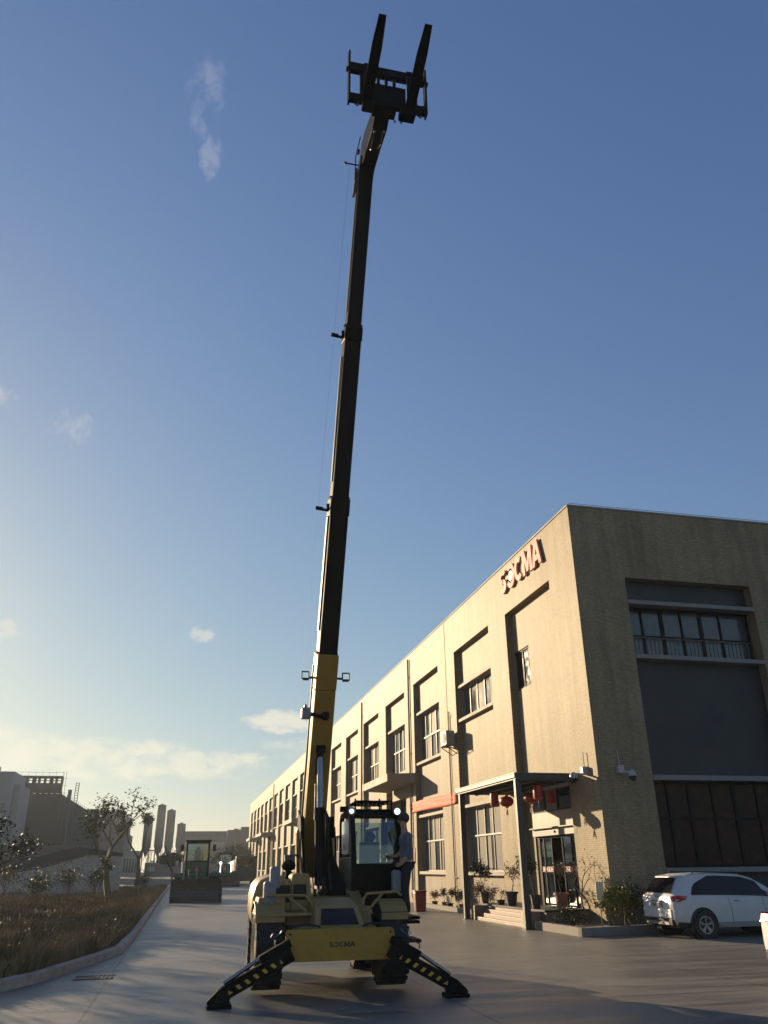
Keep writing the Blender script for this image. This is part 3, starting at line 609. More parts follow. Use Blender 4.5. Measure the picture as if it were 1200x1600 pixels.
plant('potted_plant','olive leaved shrub in a black pot right of the near porch column',(10.0,23.75,PZ+.05),.85,.55,(.17,.36),3,'leafo',900,.04)
plant('potted_plant','nearly bare shrub in a terracotta pot before the glass door',(10.45,22.99,PZ+.05),.7,.5,(.20,.42),4,'leafr',170,.03,potm='potr')
plant('potted_plant','tiny flowering plant in a low pot between the two big window pots',(10.0,26.6,PZ+.05),.32,.3,(.15,.14),5,'leafo',90,.03)
dl = ['lanky dry plant in a small pot, nearest the porch column, sunlit row','bushy small plant in a dark pot, second in the row from the porch','tall thin plant in a brown pot, middle of the sunlit row','low tufted plant in a small pot, fourth in the row from the porch','spindly low plant in a small pot, closest to the red bin','short plant in a brown pot, second in the row from the red bin','small reddish plant in a pot, third in the row from the red bin']
for k,(y,h) in enumerate(zip((29.6,30.9,32.1,33.2,36.6,35.5,34.4),(.62,.7,.8,.45,.5,.45,.5))):
    plant('small_potted_plant', dl[k], (10.75+.1*(k%2),y,.16 if False else .0),h,.45,(.14,.24),20+k,['leafd','leafr','leafo'][k%3],300,.04,'small potted plants along the sunlit wall','potr' if k%2 else 'potb')
plant('corner_shrub','dense yellow green shrub in the planter at the building corner',(10.95,20.85,.13),.78,.7,None,31,'leafy',1300,.042,cat='shrub',stems=7)
plant('corner_shrub','darker green shrub in the planter behind the white car',(11.6,21.05,.13),.75,.9,None,32,'leafd',1300,.042,cat='shrub',stems=7)
t = plant('bare_shrub','thin almost leafless shrub rising beside the entrance door',(10.9,22.3,.13),1.7,.8,None,33,'leafr',110,.035,cat='shrub',stems=2)
plant('low_groundcover','low dark plants at the foot of the platform wall',(10.1,21.7,.13),.35,.8,None,34,'leafd',500,.04,cat='shrub',stems=6)
sb = thing('notice_board','small yellow notice board on a thin post in the planter','notice',(10.4,20.6,.13))
m_ = MB(); m_.tube([(10.42,20.62,.1),(10.42,20.62,.85)],.014,6); m_.build('post','steel',sb)
m_ = MB(); m_.bar((10.42,20.6,.78),(10.44,20.6,1.2),.20,.02,up=(0,1,0)); m_.build('board','yplate',sb)
#PART3
# ------------------------------------------------------------------ rotating telescopic handler
T = thing('telescopic_handler', 'yellow telescopic handler on spread striped outriggers with its long black boom raised high', 'construction machine', (2.2,14.2,0))
YAW = True
def wheel(parent, c, r, w, side, rimm='mustard', lug=True, rr=.55):
    x,y,z = c; m_ = MB(); h = w/2
    m_.lathe(c, [(r*rr,-h*.8),(r*.78,-h),(r*.93,-h*.97),(r,-h*.75),(r,h*.75),(r*.93,h*.97),(r*.78,h),(r*rr,h*.8)], 'x', 36)
    wh = m_.build('wheel', rimm, parent) if False else None
    root = bpy.data.objects.new('wheel', bpy.data.meshes.new('wheel')); 
    t_ = m_
    if lug:
        N_ = 22
        for k in range(N_):
            for s_ in (-1,1):
                a0 = 2*math.pi*(k+(.5 if s_ > 0 else 0))/N_
                def P(rad, xx, a): return (x+xx, y+math.cos(a)*rad, z+math.sin(a)*rad)
                xa, xb = s_*h*1.0, s_*h*.02; da = .055; v = []
                for (xx, aa) in ((xa,a0-.05),(xb,a0+.12)):
                    for rad in (r*.97, r*1.045): v += [P(rad,xx,aa-da),P(rad,xx,aa+da)]
                t_.raw(v, [(0,1,3,2),(4,6,7,5),(0,4,5,1),(2,3,7,6),(0,2,6,4),(1,5,7,3)])
    d = MB(); d.lathe(c, [(r*rr*1.02,-h*.55),(r*rr*1.02,h*.55)], 'x', 28); d.lathe((x+side*h*.6,y,z), [(r*.2,-.02*side),(r*.2,.05*side)], 'x', 16)
    for k in range(8): a = 2*math.pi*k/8; d.ball((x+side*h*.57, y+math.cos(a)*r*.34, z+math.sin(a)*r*.34), .02, 6, 4)
    rm = d.build('wheel', rimm, parent); t_.build('tyre', 'tyre', rm, smooth=False); return rm
for (x,y,z,s_) in ((1.275,12.93,.565,-1),(3.075,12.93,.565,1),(1.275,15.62,.50,-1),(3.10,15.62,.50,1)): wheel(T,(x,y,z),.495,.385,s_)
b = MB(); b.box((1.62,12.2,.50),(2.72,16.2,.86)); b.box((1.50,12.75,.44),(2.86,13.1,.70)); b.box((1.50,15.4,.40),(2.86,15.8,.66)); b.box((1.50,13.45,.42),(2.86,15.1,.98)); b.build('chassis','dyell',T,bevel=.02)
b = MB(); b.tube([(1.48,12.93,.565),(2.9,12.93,.565)],.10,10); b.lathe((2.18,12.93,.56),[(.1,-.2),(.19,-.1),(.19,.1),(.1,.2)],'x',16); b.tube([(1.48,15.6,.5),(2.9,15.6,.5)],.10,10); b.build('axle','mblack',T)
def rrect(x0,x1,z0,z1,r,n=5):
    P = []
    for (cx,cz,a0) in ((x1-r,z1-r,0),(x0+r,z1-r,90),(x0+r,z0+r,180),(x1-r,z0+r,270)):
        for k in range(n+1): a = math.radians(a0+90*k/n); P.append((cx+r*math.cos(a),cz+r*math.sin(a)))
    return P
b = MB(); b.prism(rrect(1.435,2.925,.462,.845,.05),11.98,12.03,'y'); pl = b.build('front_plate','mustard',T)
# lettering S (ring) C M A
gx = 2.02; hgt = .062; zz = .625
for ch,x0,x1 in (('S',gx,gx+.06),('C',gx+.138,gx+.198),('M',gx+.205,gx+.283),('A',gx+.285,gx+.36)): letter('lettering', ch, 'logo', pl, (x0,11.979,zz), (1,0,0), (0,0,1), x1-x0, hgt, .003)
b = MB(); cxl, czl = gx+.098, zz+hgt/2; pts = [math.radians(-150+300*i/16) for i in range(17)]
b.prism([(cxl+.032*math.cos(a),czl+.032*math.sin(a)) for a in pts]+[(cxl+.019*math.cos(a),czl+.019*math.sin(a)) for a in reversed(pts)],11.976,11.979,'y'); b.build('lettering','logo',pl)
b = MB()
b.raw([(1.82,12.05,.83),(2.54,12.05,.83),(2.54,12.9,.83),(1.82,12.9,.83),(1.90,12.42,1.10),(2.50,12.42,1.10),(2.50,12.95,1.20),(1.90,12.95,1.20),(1.85,12.18,.86),(2.55,12.18,.86)],
      [(0,1,9,8),(8,9,5,4),(4,5,6,7),(1,2,6,5,9),(0,8,4,7,3),(2,3,7,6),(0,3,2,1)]); b.build('front_cover','cream',T,bevel=.015)
b = MB()
for x in (1.49,2.87):
    for z in (.52,.79): b.lathe((x,11.98,z),[(.016,0),(.014,-.01)],'y',8)
b.build('plate_bolt','mblack',pl)
b = MB(); b.raw([(1.935,12.185,.885),(2.465,12.185,.885),(2.43,12.385,1.07),(1.97,12.385,1.07)],[(0,1,2,3)]); 
o = b.build('cover_window','carglass',T); md = o.modifiers.new('t','SOLIDIFY'); md.thickness = .012; md.offset = 0
b = MB(); b.tube([(1.46,12.1,.86),(1.7,12.08,.90),(1.85,12.1,.88),(1.92,12.12,.86)],.014,6); b.tube([(2.5,12.1,.86),(2.56,12.1,.885),(2.65,12.1,.90),(2.9,12.15,.86)],.014,6); b.build('hose','hose',T)
# deck plates sloping to turret
b = MB(); b.raw([(2.50,12.5,.86),(2.74,12.5,.86),(2.74,13.4,.86),(2.50,13.4,.86),(2.50,12.55,1.12),(2.62,12.55,1.10),(2.70,13.4,1.30),(2.50,13.4,1.30)],[(3,2,1,0),(4,5,6,7),(0,1,5,4),(1,2,6,5),(2,3,7,6),(3,0,4,7)])
b.box((1.52,12.7,.86),(1.95,13.3,1.0)); b.build('deck','dyell',T,bevel=.01)
# fenders
def fender(cx, cy, cz, w, r, a0, a1, name='fender', m_='cream'):
    b = MB(); n_ = 10; v = []
    for k in range(n_+1):
        a = math.radians(a0+(a1-a0)*k/n_)
        for rr_ in (r, r+.025): v.append((cx-w/2,cy-math.cos(a)*rr_,cz+math.sin(a)*rr_)); v.append((cx+w/2,cy-math.cos(a)*rr_,cz+math.sin(a)*rr_))
    f = []
    for k in range(n_): i = 4*k; f += [(i,i+1,i+5,i+4),(i+2,i+6,i+7,i+3),(i,i+4,i+6,i+2),(i+1,i+3,i+7,i+5)]
    f += [(0,2,3,1),(4*n_,4*n_+1,4*n_+3,4*n_+2)]; b.raw(v,f)
    b.box((cx-w/2,cy-math.cos(math.radians(a0))*(r+.03)-.002,cz+math.sin(math.radians(a0))*r-.09),(cx+w/2,cy-math.cos(math.radians(a0))*(r+.03)+.02,cz+math.sin(math.radians(a0))*r)) 
    return b.build(name,m_,T,bevel=.006)
fender(1.27,12.93,.565,.42,.58,48,130); fender(3.07,12.93,.565,.39,.58,48,130); fender(3.10,15.62,.5,.42,.56,30,150)
b = MB(); b.tube([(2.60,12.6,.95),(2.62,12.6,1.18),(2.68,12.62,1.25),(3.12,12.62,1.27),(3.20,12.65,1.22)],.020,8); b.tube([(2.66,12.6,1.0),(2.92,12.62,1.26)],.018,8)
b.tube([(1.90,12.6,.95),(1.86,12.6,1.15),(1.76,12.62,1.24),(1.20,12.65,1.25)],.020,8); b.tube([(1.83,12.6,1.0),(1.52,12.64,1.24)],.018,8); b.build('guard_rail','cream',T,smooth=True)
# superstructure: engine hood on the left, lit flank
b = MB(); prof = [(1.075,.80),(1.055,1.0),(1.06,1.2),(1.10,1.36),(1.18,1.45),(1.32,1.50),(1.52,1.50),(1.56,1.42),(1.56,.80)]
b.prism(prof,13.25,15.9,'y'); o = b.build('engine_hood','cream',T,smooth=True,bevel=.14); o.modifiers[0].segments = 5; o.modifiers[0].angle_limit = math.radians(70)
b = MB(); b.prism([(1.08,1.02),(1.50,1.02),(1.50,1.22),(1.12,1.22)],12.75,13.25,'y'); b.prism([(1.08,.98),(1.86,.98),(1.86,1.02),(1.08,1.02)],12.5,13.3,'y'); b.build('hood_shelf','cream',T,bevel=.01)
b = MB(); b.prism([(1.60,1.02),(1.94,1.02),(1.89,1.50),(1.86,1.53),(1.66,1.53),(1.62,1.50)],13.05,13.6,'y'); b.build('side_cowl','cream',T,bevel=.02)
b = MB(); b.box((1.65,13.03,1.17),(1.84,13.046,1.38)); b.box((1.36,12.98,1.14),(1.59,13.0,1.37)); b.build('cowl_grille','blackp',T)
b = MB(); b.box((1.35,13.0,1.03),(1.60,13.24,1.39)); b.build('battery_box','cream',T,bevel=.015)
b = MB(); b.prism(rrect(1.28,1.43,1.33,1.63,.04),12.88,13.0,'y'); b.build('wrapped_mirror','wrap',T,bevel=.02)
b = MB(); b.prism(rrect(1.18,1.36,1.13,1.43,.04),12.72,12.84,'y'); b.build('wrapped_mirror','wrap',T,bevel=.02)
b = MB(); b.ball((1.62,13.7,1.64),(.115,.12,.085)); b.tube([(1.62,13.7,1.45),(1.62,13.7,1.6)],.05,10); b.build('air_intake','mblack',T,smooth=True)
b = MB(); b.tube([(1.68,14.2,1.5),(1.68,14.2,1.72),(1.75,14.2,1.80),(1.85,14.2,1.76),(1.87,14.2,1.5)],.022,8); b.box((1.58,14.1,1.62),(1.75,14.3,1.80)); b.build('exhaust','steel',T)
b = MB(); b.prism([(1.79,1.5),(1.86,1.5),(1.83,2.15),(1.79,2.22),(1.77,2.15)],14.3,14.5,'y'); b.build('post_guard','yell',T,bevel=.01)
b = MB(); b.tube([(1.98,13.6,1.0),(1.98,13.6,1.04)],.0,3) if False else None
b.lathe((2.25,14.4,.98),[(.55,0),(.55,.10),(.50,.10),(.50,.16)],'z',32); b.build('slewing_ring','mblack',T)
b = MB(); b.box((1.6,13.4,1.12),(2.86,15.9,1.2)); b.build('turret_deck','dyell',T,bevel=.01)
# turret side plates around the boom
b = MB(); side = [(13.62,1.2),(13.75,1.62),(14.5,2.38),(15.15,2.55),(15.3,2.1),(15.6,1.2)]
b.prism(side,1.85,1.89,'x'); b.build('turret_plate','mblack',T); b = MB(); b.prism(side,2.32,2.36,'x'); b.build('turret_plate','mblack',T)
b = MB(); b.raw([(2.36,13.6,1.2),(2.60,13.6,1.2),(2.375,13.9,1.75),(2.36,13.9,1.8),(2.36,15.0,1.2),(2.60,15.0,1.2),(2.375,14.9,1.75),(2.36,14.9,1.8)],[(0,1,2,3),(4,7,6,5),(1,5,6,2),(0,4,5,1),(3,2,6,7)]); b.build('turret_skirt','mblack',T)
b = MB(); b.box((2.24,13.95,1.2),(2.36,14.4,1.8)); b.tube([(2.36,13.85,1.3),(2.38,13.8,1.9),(2.37,13.9,2.2),(2.33,14.1,2.3)],.018,6); b.box((2.30,14.0,2.05),(2.38,14.15,2.38)); b.build('valve_block','mblack',T,bevel=.01)
b = MB(); 
for k in range(7): x = 2.02+.045*k; b.tube([(x,13.55,1.2),(x+random.uniform(-.03,.03),13.5,1.28),(x+random.uniform(-.05,.05),13.7,1.45),(x,13.9,1.7)],.012,5)
b.build('hydraulic_hoses','hose',T); b = MB()
for k in range(4): b.tube([(2.04+.08*k,13.52,1.2),(2.04+.08*k,13.50,1.30)],.014,6)
b.build('hose_fittings','chrome',T)
YAW = False
# boom
A0 = Vector((2.165,14.93,1.80)); A1 = Vector((2.262,10.66,13.53)); bd = (A1-A0).normalized()
def bp(t): return A0+bd*t            # t in scene units along the boom
side_ = Vector((1,0,0)); fr = bd.cross(side_).normalized()         # fr: towards the underside/front or back
if fr.y > 0: fr = -fr
zt = {'1':5.07,'2':7.66,'3':10.61,'4':13.53}
def tz(z): return (z-A0.z)/bd.z
t1,t2,t3,t4 = tz(5.07),tz(7.66),tz(10.61),tz(13.55)
def beam(t0,ta,w,h,name,m_,parent=T,bev=.02,mb=None):
    b = mb or MB(); b.bar(bp(t0),bp(ta),w,h,up=fr); return b.build(name,m_,parent,bevel=bev)
s1 = beam(-.3,t1-.62,.365,.44,'boom_section','yell'); beam(t1-.62,t1,.375,.47,'boom_collar','yell',s1)
s2 = beam(t1,t2-.32,.328,.40,'boom_section','boomb'); beam(t2-.32,t2,.352,.43,'boom_collar','boomb',s2)
s3 = beam(t2,t3-.26,.300,.36,'boom_section','boomb'); beam(t3-.26,t3,.322,.39,'boom_collar','boomb',s3)
s4 = beam(t3,t4+.1,.262,.32,'boom_section','boomb')
def bpo(t, dx, df): return bp(t)+side_*dx+fr*df
for s_,t_,w_ in ((s1,t1,.375),(s2,t2,.35),(s3,t3,.32)):
    b = MB(); b.bar(bpo(t_+.005,-w_/2-.005,.1),bpo(t_+.03,-w_/2-.005,.1),.03,.1); b.bar(bpo(t_+.0,0,0),bpo(t_+.035,0,0),w_*.9,.40,up=fr); b.build('wear_pad','mblack',s_)
for s_,t_,w_,L in ((s2,t2-.22,.34,.22),(s3,t3-.18,.31,.21)):
    b = MB(); b.bar(bpo(t_,-w_/2,0),bpo(t_+.02,-w_/2-L,0),.035,.04); b.bar(bpo(t_+.02,-w_/2-L*.5,0),bpo(t_+.03,-w_/2-L-.02,0),.055,.05); b.bar(bpo(t_,-w_/2-.01,0),bpo(t_+.12,-w_/2-.02,0),.05,.08); b.build('guide_bracket','mblack',s_)
# thin cable along the boom and slim pipes on the left flank
b = MB(); b.tube([bpo(.6,-.215,.05),bpo(t1-1.8,-.215,.05),bpo(t1-.2,-.225,.05)],.018,6); b.tube([bpo(.4,-.20,-.05),bpo(t1-1,-.20,-.05)],.012,6); b.build('hydraulic_pipe','hose',s1)
b = MB(); b.tube([bpo(t1-.2,-.40,.05),bpo(t2-.2,-.37,.03),bpo(t3-.2,-.34,.03),bpo(t4,-.30,.0)],.0018,4); b.build('thin_cable','hose',s2)
b = MB(); b.bar(bpo(t2-.34,-.185,.02),bpo(t1+.4,-.185,.02),.02,.14,up=fr); b.build('pipe_rail','steel',s2)
b = MB(); b.bar(bpo(t3-.55,-.175,.02),bpo(t2+.3,-.165,.02),.018,.10,up=fr); b.build('pipe_rail','steel',s3)
b = MB(); b.bar(bpo(t3+.3,-.142,.0),bpo(t4-.5,-.142,.0),.014,.08,up=fr); b.build('pipe_rail','steel',s4)
for sx, nm in ((-1,'work_light'),(1,'work_light')):
    b = MB(); c = bpo(t1-.42, sx*.30, .1); b.tube([bpo(t1-.42,sx*.19,.1),c],.02,6); b.bar(c+Vector((sx*0,0,-.03)),c+Vector((sx*.11,-.01,-.03)),.08,.03); b.bar(c+Vector((sx*.0,0,.10)),c+Vector((sx*.12,0,.10)),.02,.02); b.bar(c+Vector((sx*.12,0,-.03)),c+Vector((sx*.12,0,.11)),.02,.02,up=(0,1,0)); b.bar(c,c+Vector((0,0,.1)),.02,.02,up=(0,1,0))
    b.build(nm,'blackp',s1)
b = MB(); c = bpo(t1-1.02,-.30,.2); b.box(c-Vector((.09,.08,.09)),c+Vector((.07,.08,.09))); b.box(c-Vector((.05,.08,-.09)),c+Vector((.0,.08,.14))); b.build('camera_box','wrap',s1,bevel=.01)
b = MB(); b.tube([c,bpo(t1-1.05,-.02,.27)],.035,8); b.lathe(bpo(t1-1.05,.03,.225),[(.075,-.02),(.075,.02)],'y',16); b.build('camera_arm','mblack',s1)
b = MB(); b.bar(bpo(t1-2.05,-.01,.24),bpo(t1-1.55,-.01,.26),.11,.09,up=fr); b.bar(bpo(t1-1.66,-.01,.27),bpo(t1-1.55,-.01,.27),.15,.10,up=fr); b.build('cylinder_lug','mblack',s1)
# lift cylinder on the underside
C0 = Vector((2.15,13.75,1.35)); C1 = bpo(t1-1.75,-.01,.27); cd = (C1-C0); tb = .58
b = MB(); b.tube([C0,C0+cd*tb],.085,14); b.tube([C0+cd*(tb-.03),C0+cd*tb],.10,14); b.tube([C0+cd*.05+Vector((.12,0,0)),C0+cd*(tb-.02)+Vector((.11,0,0))],.015,6); cyl = b.build('lift_cylinder','mblack',T,smooth=True)
b = MB(); b.tube([C0+cd*tb,C1],.052,14); b.build('cylinder_rod','chrome',cyl,smooth=True)
b = MB(); b.tube([C0+cd*tb*.85+Vector((-.09,0,0)),C0+cd*.78+Vector((-.08,0,0))],.010,6); b.build('cylinder_pipe','chrome',cyl)
# boom head and fork carriage
def yz(*p): return list(p)
b = MB(); head = [(10.86,13.25),(10.60,13.42),(10.10,13.38),(9.62,13.30),(9.34,13.42),(9.34,13.72),(9.75,13.82),(10.25,13.98),(10.58,14.02),(10.78,13.75)]
b.prism(head,2.16,2.42,'x'); hdp = b.build('boom_head','boomb',T,bevel=.02)
b = MB(); b.prism([(10.98,13.05),(10.84,13.02),(10.62,13.32),(10.7,13.5)],2.065,2.11,'x'); b.build('head_plate','steel',hdp)
b = MB(); b.tube([(2.08,10.5,13.35),(1.86,10.48,13.33)],.015,6); b.ball((1.85,10.48,13.33),.03,8,6); b.tube([(2.05,10.62,13.1),(2.03,10.45,13.5),(2.05,10.1,13.62)],.01,5); b.lathe((2.06,10.35,13.52),[(.05,-.02),(.05,.02)],'x',12); b.build('limit_switch','hose',hdp)
b = MB(); b.tube([(2.20,9.62,13.25),(2.18,9.7,13.12),(2.19,9.9,13.10),(2.21,10.0,13.25)],.012,6); b.tube([(2.34,9.6,13.25),(2.34,9.75,13.1),(2.33,9.95,13.22)],.01,6); b.build('head_hose','hose',hdp); b = MB()
for p in ((2.20,9.62,13.24),(2.36,9.6,13.24),(2.19,9.88,13.1),(2.52,9.45,13.36),(2.62,9.4,13.30)): b.ball(p,.022,8,6)
b.build('hose_fitting','chrome',hdp,smooth=True)
CZ0, CZ1, CY = 13.40, 14.32, 9.20
car = MB()
car.box((1.69,CY,CZ1-.22),(3.0,CY+.08,CZ1)); car.box((1.69,CY,CZ0-.02),(3.0,CY+.08,CZ0+.16)); 
car.box((1.86,CY+.01,CZ0+.16),(1.93,CY+.07,CZ1-.22)); car.box((2.80,CY+.01,CZ0+.16),(2.87,CY+.07,CZ1-.22))
car.box((2.06,CY+.002,CZ0+.14),(2.66,CY+.078,CZ0+.50)); 
for x in (2.16,2.30,2.44): car.box((x,CY+.01,CZ0+.52),(x+.05,CY+.07,CZ1-.22))
car.box((2.10,CY+.08,CZ0-.06),(2.50,CY+.22,CZ0+.42)); car.box((2.55,CY-.05,CZ0-.16),(2.82,CY+.14,CZ0-.02)); car.box((1.90,CY-.03,CZ0-.12),(2.10,CY+.12,CZ0-.02))
cg = car.build('fork_carriage','mblack',T,bevel=.012)
b = MB(); b.box((1.655,CY-.03,CZ0-.05),(1.685,CY+.1,CZ1+.24)); b.build('carriage_end_plate','mblack',cg); b = MB(); b.box((3.005,CY-.03,CZ0-.05),(3.035,CY+.1,CZ1+.12)); b.build('carriage_end_plate','mblack',cg)
b = MB(); b.tube([(1.62,CY+.03,CZ1-.18),(3.07,CY+.03,CZ1-.18)],.045,10); b.build('fork_shaft','mblack',cg)
for x in (1.80,2.90): b = MB(); b.tube([(x-.02,CY,CZ0-.03),(x-.03,CY,CZ0-.12),(x+.01,CY,CZ0-.15),(x+.04,CY,CZ0-.10),(x+.03,CY,CZ0-.03)],.012,6); b.build('lifting_eye','mblack',cg)
for x in (1.965,2.715):
    b = MB(); y = CY-.05; b.box((x-.05,y-.03,CZ0+.02),(x+.05,y,CZ1-.08)); 
    b.raw([(x-.085,y,CZ0-.03),(x+.085,y,CZ0-.03),(x+.085,y-.04,CZ0+.03),(x-.085,y-.04,CZ0+.03), (x-.085,8.35,CZ0+.27-.02),(x+.085,8.35,CZ0+.27-.02),(x+.085,8.35,CZ0+.30),(x-.085,8.35,CZ0+.30), (x-.06,7.95,CZ0+.405),(x+.06,7.95,CZ0+.405),(x+.06,7.95,CZ0+.42),(x-.06,7.95,CZ0+.42)],
          [(0,1,5,4),(4,5,9,8),(3,7,6,2),(7,11,10,6),(0,4,7,3),(4,8,11,7),(1,2,6,5),(5,6,10,9),(8,9,10,11),(0,3,2,1)])
    b.build('fork','mblack',cg)
YAW = True
# cab
cx0,cx1,cy0,cy1,cz0,cz1 = 2.57,3.37,13.25,14.75,1.12,2.42
fp = [(cy0+.10,cz0),(cy0+.0,cz0+.44),(cy0+.02,cz0+.80),(cy0+.16,cz1-.06),(cy0+.24,cz1),(cy1-.1,cz1),(cy1,cz1-.1),(cy1,cz0)]   # side outline (y,z)
b = MB(); 
def sidebars(x):
    for (p_,q_) in zip(fp, fp[1:]+fp[:1]): b.bar((x,p_[0],p_[1]),(x,q_[0],q_[1]),.07,.075,up=(1,0,0))
    b.bar((x,cy0+.04,cz0+.65),(x,cy1,cz0+.65),.055,.04,up=(1,0,0))
sidebars(cx0+.03); sidebars(cx1-.03)
for (p_) in (fp[0],fp[3],fp[4],fp[5],fp[7]): b.bar((cx0,p_[0],p_[1]),(cx1,p_[0],p_[1]),.08,.07,up=(0,0,1))
b.bar((cx0,fp[1][0]+.02,fp[1][1]+.06),(cx1,fp[1][0]+.02,fp[1][1]+.06),.06,.07)
b.box((cx0,cy0+.28,cz1-.02),(cx1,cy1-.1,cz1+.05)); b.box((cx0+.04,cy0+.1,cz0-.06),(cx1-.04,cy1,cz0+.03))
cab = b.build('cab','mblack',T,bevel=.01)
b = MB(); b.raw([(cx0+.05,fp[0][0]+.01,fp[0][1]),(cx1-.05,fp[0][0]+.01,fp[0][1]),(cx1-.05,fp[1][0]+.01,fp[1][1]+.05),(cx0+.05,fp[1][0]+.01,fp[1][1]+.05)],[(0,1,2,3)]); b.build('lower_front_panel','mblack',cab)
def flat(p_, q_, x0, x1, e=.0): return [(x0,p_[0]+e,p_[1]),(x1,p_[0]+e,p_[1]),(x1,q_[0]+e,q_[1]),(x0,q_[0]+e,q_[1])]
b = MB(); b.face(flat((fp[1][0],fp[1][1]+.09),fp[2],cx0+.06,cx1-.06,.01)).face(flat(fp[2],fp[3],cx0+.06,cx1-.06,.01)); b.build('windscreen','cabglass',cab)
b = MB(); b.face([(cx0+.01,cy0+.10,cz0+.69),(cx0+.01,cy1-.05,cz0+.69),(cx0+.01,cy1-.05,cz1-.1),(cx0+.01,cy0+.26,cz1-.1)]).face([(cx1-.01,cy0+.10,cz0+.69),(cx1-.01,cy1-.05,cz0+.69),(cx1-.01,cy1-.05,cz1-.1),(cx1-.01,cy0+.26,cz1-.1)]).face([(cx0+.06,cy1-.02,cz0+.6),(cx1-.06,cy1-.02,cz0+.6),(cx1-.06,cy1-.02,cz1-.1),(cx0+.06,cy1-.02,cz1-.1)]); b.build('side_window','cabglass',cab)
b = MB(); n_ = 8
dp = [(cy0+.13,cz0+.05),(cy0+.05,cz0+.44),(cy0+.06,cz0+.63),(cy1-.08,cz0+.63),(cy1-.08,cz0+.05)]
b.prism(dp,cx0-.03,cx0-.012,'x'); b.build('cab_door_panel','bronze',cab,bevel=.01); b = MB(); b.prism([(cy0+.1,cz0+.05),(cy0+.05,cz0+.5),(cy1-.08,cz0+.50),(cy1-.08,cz0+.05)],cx1+.01,cx1+.02,'x'); b.build('cab_side_panel','mblack',cab)
b = MB(); b.tube([(cx0-.02,fp[0][0],fp[0][1]),(cx0-.02,fp[1][0]-.015,fp[1][1]),(cx0-.02,fp[2][0]-.015,fp[2][1]),(cx0-.02,fp[3][0]-.01,fp[3][1])],.016,6); b.build('cab_edge_trim','steel',cab)
b = MB(); b.box((2.86,14.15,cz0+.2),(3.26,14.55,cz0+.38)); b.box((2.88,14.5,cz0+.36),(3.24,14.62,cz0+.88)); b.ball((3.06,14.52,cz0+.96),(.11,.06,.09)); b.build('driver_seat','seat',cab,bevel=.03)
b = MB(); b.box((2.85,13.45,cz0+.1),(3.25,13.62,cz0+.52)); b.tube([(3.05,13.6,cz0+.5),(3.05,13.75,cz0+.62)],.02,8); 
for k in range(18): a,a2 = 2*math.pi*k/18, 2*math.pi*(k+1)/18; b.tube([(3.05+.16*math.cos(a),13.78+.06*math.sin(a),cz0+.62+.12*math.sin(a)),(3.05+.16*math.cos(a2),13.78+.06*math.sin(a2),cz0+.62+.12*math.sin(a2))],.014,5,cap=False)
b.build('steering_console','seat',cab)
b = MB(); b.tube([(3.30,13.30,cz0+.55),(3.18,13.30,cz0+1.0)],.012,5); b.tube([(2.75,13.30,cz0+.54),(3.35,13.30,cz0+.55)],.012,5); b.build('wiper','blackp',cab)
b = MB()   # roof guard
for y in (13.42,13.62,13.85,14.1,14.4): b.tube([(cx0+.08,y,cz1+.16),(cx1-.12,y,cz1+.16)],.015,6)
for k in range(9): x = cx0+.10+(cx1-cx0-.24)*k/8; b.tube([(x,13.42,cz1+.13),(x,14.4,cz1+.17)],.012,6); b.ball((x+.02,13.41,cz1+.13),.026,6,4)
for x in (cx0+.08,cx0+.48,cx1-.12):
    for y in (13.42,14.4): b.tube([(x,y,cz1+.03),(x,y,cz1+.20)],.014,6)
b.build('roof_guard','mblack',cab)
for x in (cx0+.0,cx1-.05):
    b = MB(); b.lathe((x,13.30,cz1-.0),[(.065,.06),(.07,0),(.066,-.01)],'y',20); b.tube([(x,13.35,cz1+.0),(x,13.42,cz1+.05)],.015,6); lt = b.build('cab_light','blackp',cab,smooth=True)
    b = MB(); b.lathe((x,13.288,cz1),[(.060,.0),(.058,-.006),(.036,-.008)],'y',20,closed=False); b.build('reflector','reflect',lt); b = MB(); b.lathe((x,13.284,cz1),[(.036 if x < 3 else .05,0),(.034 if x < 3 else .048,-.008)],'y',20); b.build('lens','lampg',lt)
b = MB(); b.tube([(cx0-.03,13.6,cz1-.02),(cx0-.05,14.2,cz1-.02)],.02,6); b.box((cx0-.12,13.7,cz1+.02),(cx0-.02,13.85,cz1+.10)); b.build('roof_lamp_bracket','mblack',cab)
b = MB(); b.prism(rrect(3.16,3.31,1.24,1.56,.05),13.02,13.12,'y'); b.build('wrapped_mirror','wrap',T,bevel=.02)
b = MB(); b.tube([(3.24,13.1,1.28),(3.26,13.15,1.2)],.02,6); b.box((3.14,13.0,1.08),(3.40,13.4,1.22)); b.build('mirror_bracket','mblack',T,bevel=.01)
b = MB(); b.box((3.28,12.96,.822),(3.56,13.3,.862)); b.box((3.38,13.3,.50),(3.44,14.5,1.12)); b.box((3.44,13.301,.86),(3.66,14.4,.90)); b.box((3.44,13.6,.52),(3.74,14.3,.56)); b.build('cab_step','mblack',T)
b = MB(); b.tube([(3.42,14.1,1.1),(3.42,14.12,1.6),(3.40,14.1,2.2)],.013,6); b.build('grab_handle','blackp',T)
YAW = False
